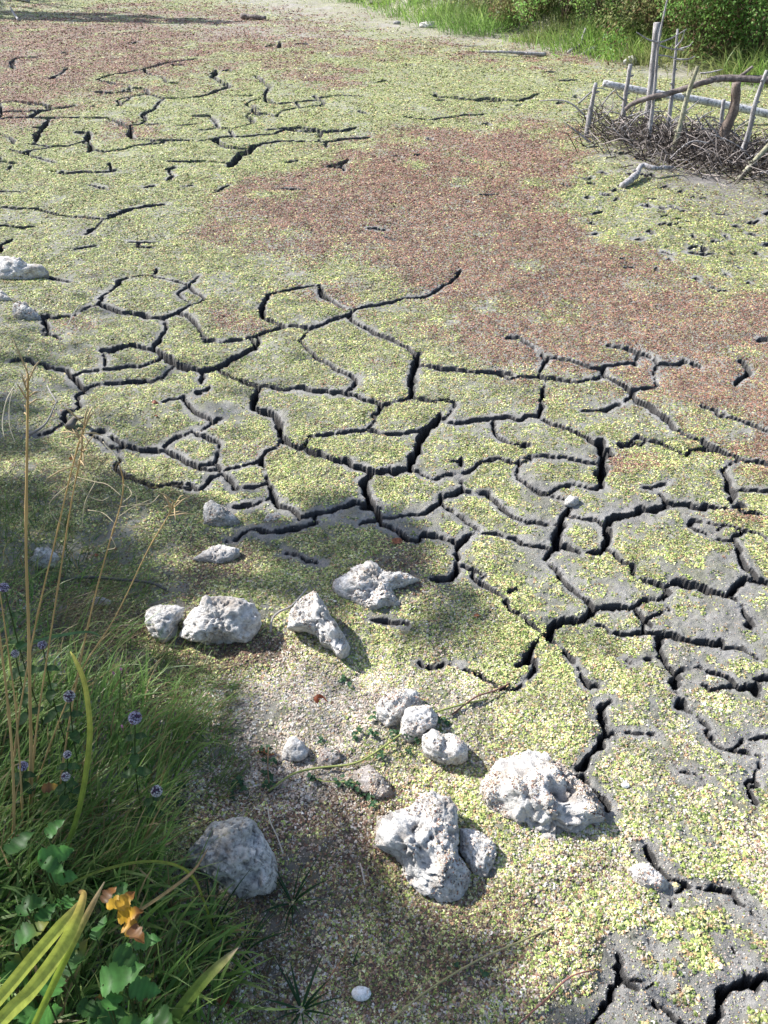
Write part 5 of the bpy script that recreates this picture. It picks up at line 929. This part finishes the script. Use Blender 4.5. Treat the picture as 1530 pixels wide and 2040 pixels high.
# ---------------------------------------------------------------- trees left of the view; their crowns throw the shade that falls on the near shore
HOLES = [(465,1258,180,85),(475,1115,85,36),(460,1040,50,34),(795,1195,100,50),(690,1270,85,65),(640,1640,50,30),(520,1760,90,60),(250,1300,60,50)]      # gaps in the crown: sunlit stones
def tree(label, foot, targets, hts, n, lsz, trunk_r, extra):
    """crown leaves hang where the sun's rays towards the shaded ground pass at heights hts"""
    o = link('alder_tree', None, None, None, label, 'tree', 'trees left of the pond'); foot = np.array(foot, float); foot[2] = float(terrain(foot[0], foot[1])); o.location = foot.tolist(); bpy.context.view_layer.update()
    cl = []
    for poly, k in targets:
        q = ground_pts(poly, k); qx, qy, _ = to_px(q); keep = np.ones(len(q), bool)
        for cx, cy, rx, ry in HOLES: keep &= ((qx-cx)/rx)**2+((qy-cy)/ry)**2 > 1
        keep &= noise2(q[:, 0]*5.5, q[:, 1]*5.5, 99) < 0.42
        cl.append(q[keep])
    g = np.concatenate(cl); h = RNG.uniform(*hts, len(g)); c = g+SUN_FROM*(h/SUN_FROM[2])[:, None]
    ex = np.array(extra); ne = n; ce = ex[RNG.integers(0, len(ex), ne), :3]+RNG.normal(0, 1, (ne, 3))*np.array([.7, .7, .5]); c = np.concatenate([c, ce]); m_ = len(c)
    a = RNG.normal(0, 1, (m_, 3)); a -= SUN_FROM*(a@SUN_FROM)[:, None]*.7; a /= np.linalg.norm(a, axis=1, keepdims=True); b = np.cross(a, SUN_FROM+RNG.normal(0, .35, (m_, 3))); b /= np.linalg.norm(b, axis=1, keepdims=True)
    s = RNG.uniform(*lsz, m_)[:, None]; v = np.stack([c-a*s*.5, c+b*s*.36, c+a*s*.5, c-b*s*.36], 1).reshape(-1, 3)
    part('crown', mesh_np('crown', v, np.arange(m_*4).reshape(-1, 4), smooth=False, cols=np.repeat(rc(m_, (.03,.07,.015), (.09,.15,.035)), 4, 0)), LEAF, o)['kind'] = 'stuff'
    top = foot+np.array([.3, -.2, hts[1]+.8]); it = [tube(smooth([foot, foot+np.array([.15, .05, hts[0]*.5]), top], 6), np.linspace(trunk_r, trunk_r*.35, 13), 9)]
    for k in range(14):
        e = c[RNG.integers(0, len(c))]; s0 = foot+(top-foot)*random.uniform(.45, .95); it.append(tube(smooth([s0, (s0+e)/2+np.array([0, 0, .35]), e], 4), np.linspace(trunk_r*.28, .012, 9), 6))
    part('trunk', joinm('trunk', it), BARKW, o)
SH1 = [(-300,780),(0,785),(80,825),(110,890),(230,955),(330,975),(420,995),(560,1035),(690,1000),(770,1010),(845,1070),(830,1140),(930,1180),(970,1230),(880,1275),(700,1290),(590,1290),(520,1310),(420,1330),(300,1350),(120,1330),(-300,1300)]
SH2 = [(330,1510),(470,1490),(600,1560),(700,1640),(735,1700),(790,1800),(900,1860),(1010,1890),(1130,1960),(1190,2100),(300,2150),(330,1850),(300,1700)]
SH3 = [(-300,1420),(60,1440),(180,1560),(120,1640),(-300,1640)]
SH4 = [(380,990),(480,1010),(520,1060),(470,1110),(380,1075)]
tree('alder standing left of the view whose crown shades the near shore', (-9.5, 5.2, 0), [(SH1, 3600), (SH2, 1500), (SH3, 60)], (4.2, 6.6), 2200, (.06, .13), .16, [(-9.4,5.6,5.4),(-8.6,6.0,6.2),(-10.2,5.0,6.6),(-9.0,4.6,7.2),(-10.4,6.2,5.6)])
SHF = [(-260,8),(0,21),(220,29),(400,37),(486,42),(420,50),(220,47),(0,39),(-260,34)]
tree('far alder left of the view whose shadow stripes the top left mud', (-17, 26, 0), [(SHF, 9000)], (5.0, 8.0), 1200, (.10, .22), .2, [(-17,26,7),(-16,27,8),(-18,25.5,6)])

# ---------------------------------------------------------------- duckweed as one mass of small fronds (floor and stones)
pos = np.concatenate([p[0] for p in PTS]); nor = np.concatenate([p[1] for p in PTS]); siz = np.concatenate([p[2] for p in PTS]); colr = np.concatenate([p[3] for p in PTS])
n = len(pos); tilt = nor + RNG.normal(0, 0.22, (n, 3)); tilt /= np.linalg.norm(tilt, axis=1, keepdims=True)
rot = np.stack([-np.arcsin(np.clip(tilt[:, 1], -1, 1)), np.arctan2(tilt[:, 0], np.maximum(tilt[:, 2], .05)), RNG.uniform(0, 6.283, n)], 1)
me = mesh_np('duckweed', pos, cols=colr, attrs={'siz': siz})
a = me.attributes.new('rot', 'FLOAT_VECTOR', 'POINT'); a.data.foreach_set('vector', rot.astype(np.float32).ravel())
a = me.attributes.new('pickv', 'INT', 'POINT'); a.data.foreach_set('value', RNG.integers(0, 4, n).astype(np.int32))
m = Mat('duckweed_frond', 0.6, 0.3); m.col(m.attr('col', 'Color', 'INSTANCER')); DUCK = m.m
duck = link('duckweed', me, DUCK, label='yellow green and rusty red duckweed lying on the dried mud', cat='duckweed', kind='stuff')
ng = bpy.data.node_groups.new('duckweed_fronds', 'GeometryNodeTree')
ng.interface.new_socket('Geometry', in_out='INPUT', socket_type='NodeSocketGeometry'); ng.interface.new_socket('Geometry', in_out='OUTPUT', socket_type='NodeSocketGeometry')
N, LK = ng.nodes, ng.links
gi, go = N.new('NodeGroupInput'), N.new('NodeGroupOutput'); join_v = N.new('GeometryNodeJoinGeometry')
rv = random.Random(5)
for v in range(4):
    jn = N.new('GeometryNodeJoinGeometry')
    for k in range(3+v % 3):
        co = N.new('GeometryNodeMeshCone'); co.fill_type = 'NONE'
        co.inputs['Vertices'].default_value = 6; co.inputs['Radius Top'].default_value = 0.0
        co.inputs['Radius Bottom'].default_value = rv.uniform(0.5, 0.78); co.inputs['Depth'].default_value = rv.uniform(0.1, 0.24)
        tr = N.new('GeometryNodeTransform'); a_ = k*2.2+rv.random(); rr_ = 0.62 if k else 0.1
        tr.inputs['Translation'].default_value = (rr_*math.cos(a_), rr_*math.sin(a_), rv.uniform(-.1, .35))
        tr.inputs['Rotation'].default_value = (rv.uniform(-.45, .45), rv.uniform(-.45, .45), rv.uniform(0, 3))
        tr.inputs['Scale'].default_value = (1, rv.uniform(.65, .9), 1)
        LK.new(co.outputs[0], tr.inputs[0]); LK.new(tr.outputs[0], jn.inputs[0])
    gt = N.new('GeometryNodeGeometryToInstance'); LK.new(jn.outputs[0], gt.inputs[0]); LK.new(gt.outputs[0], join_v.inputs[0])
sm = N.new('GeometryNodeSetMaterial'); sm.inputs['Material'].default_value = DUCK; LK.new(join_v.outputs[0], sm.inputs[0])
ip = N.new('GeometryNodeInstanceOnPoints'); ip.inputs['Pick Instance'].default_value = True
def named(nm, ty):
    q = N.new('GeometryNodeInputNamedAttribute'); q.data_type = ty; q.inputs['Name'].default_value = nm; return q.outputs['Attribute']
LK.new(gi.outputs[0], ip.inputs['Points']); LK.new(sm.outputs[0], ip.inputs['Instance'])
LK.new(named('pickv', 'INT'), ip.inputs['Instance Index']); LK.new(named('rot', 'FLOAT_VECTOR'), ip.inputs['Rotation']); LK.new(named('siz', 'FLOAT'), ip.inputs['Scale'])
LK.new(ip.outputs[0], go.inputs[0])
md = duck.modifiers.new('fronds', 'NODES'); md.node_group = ng
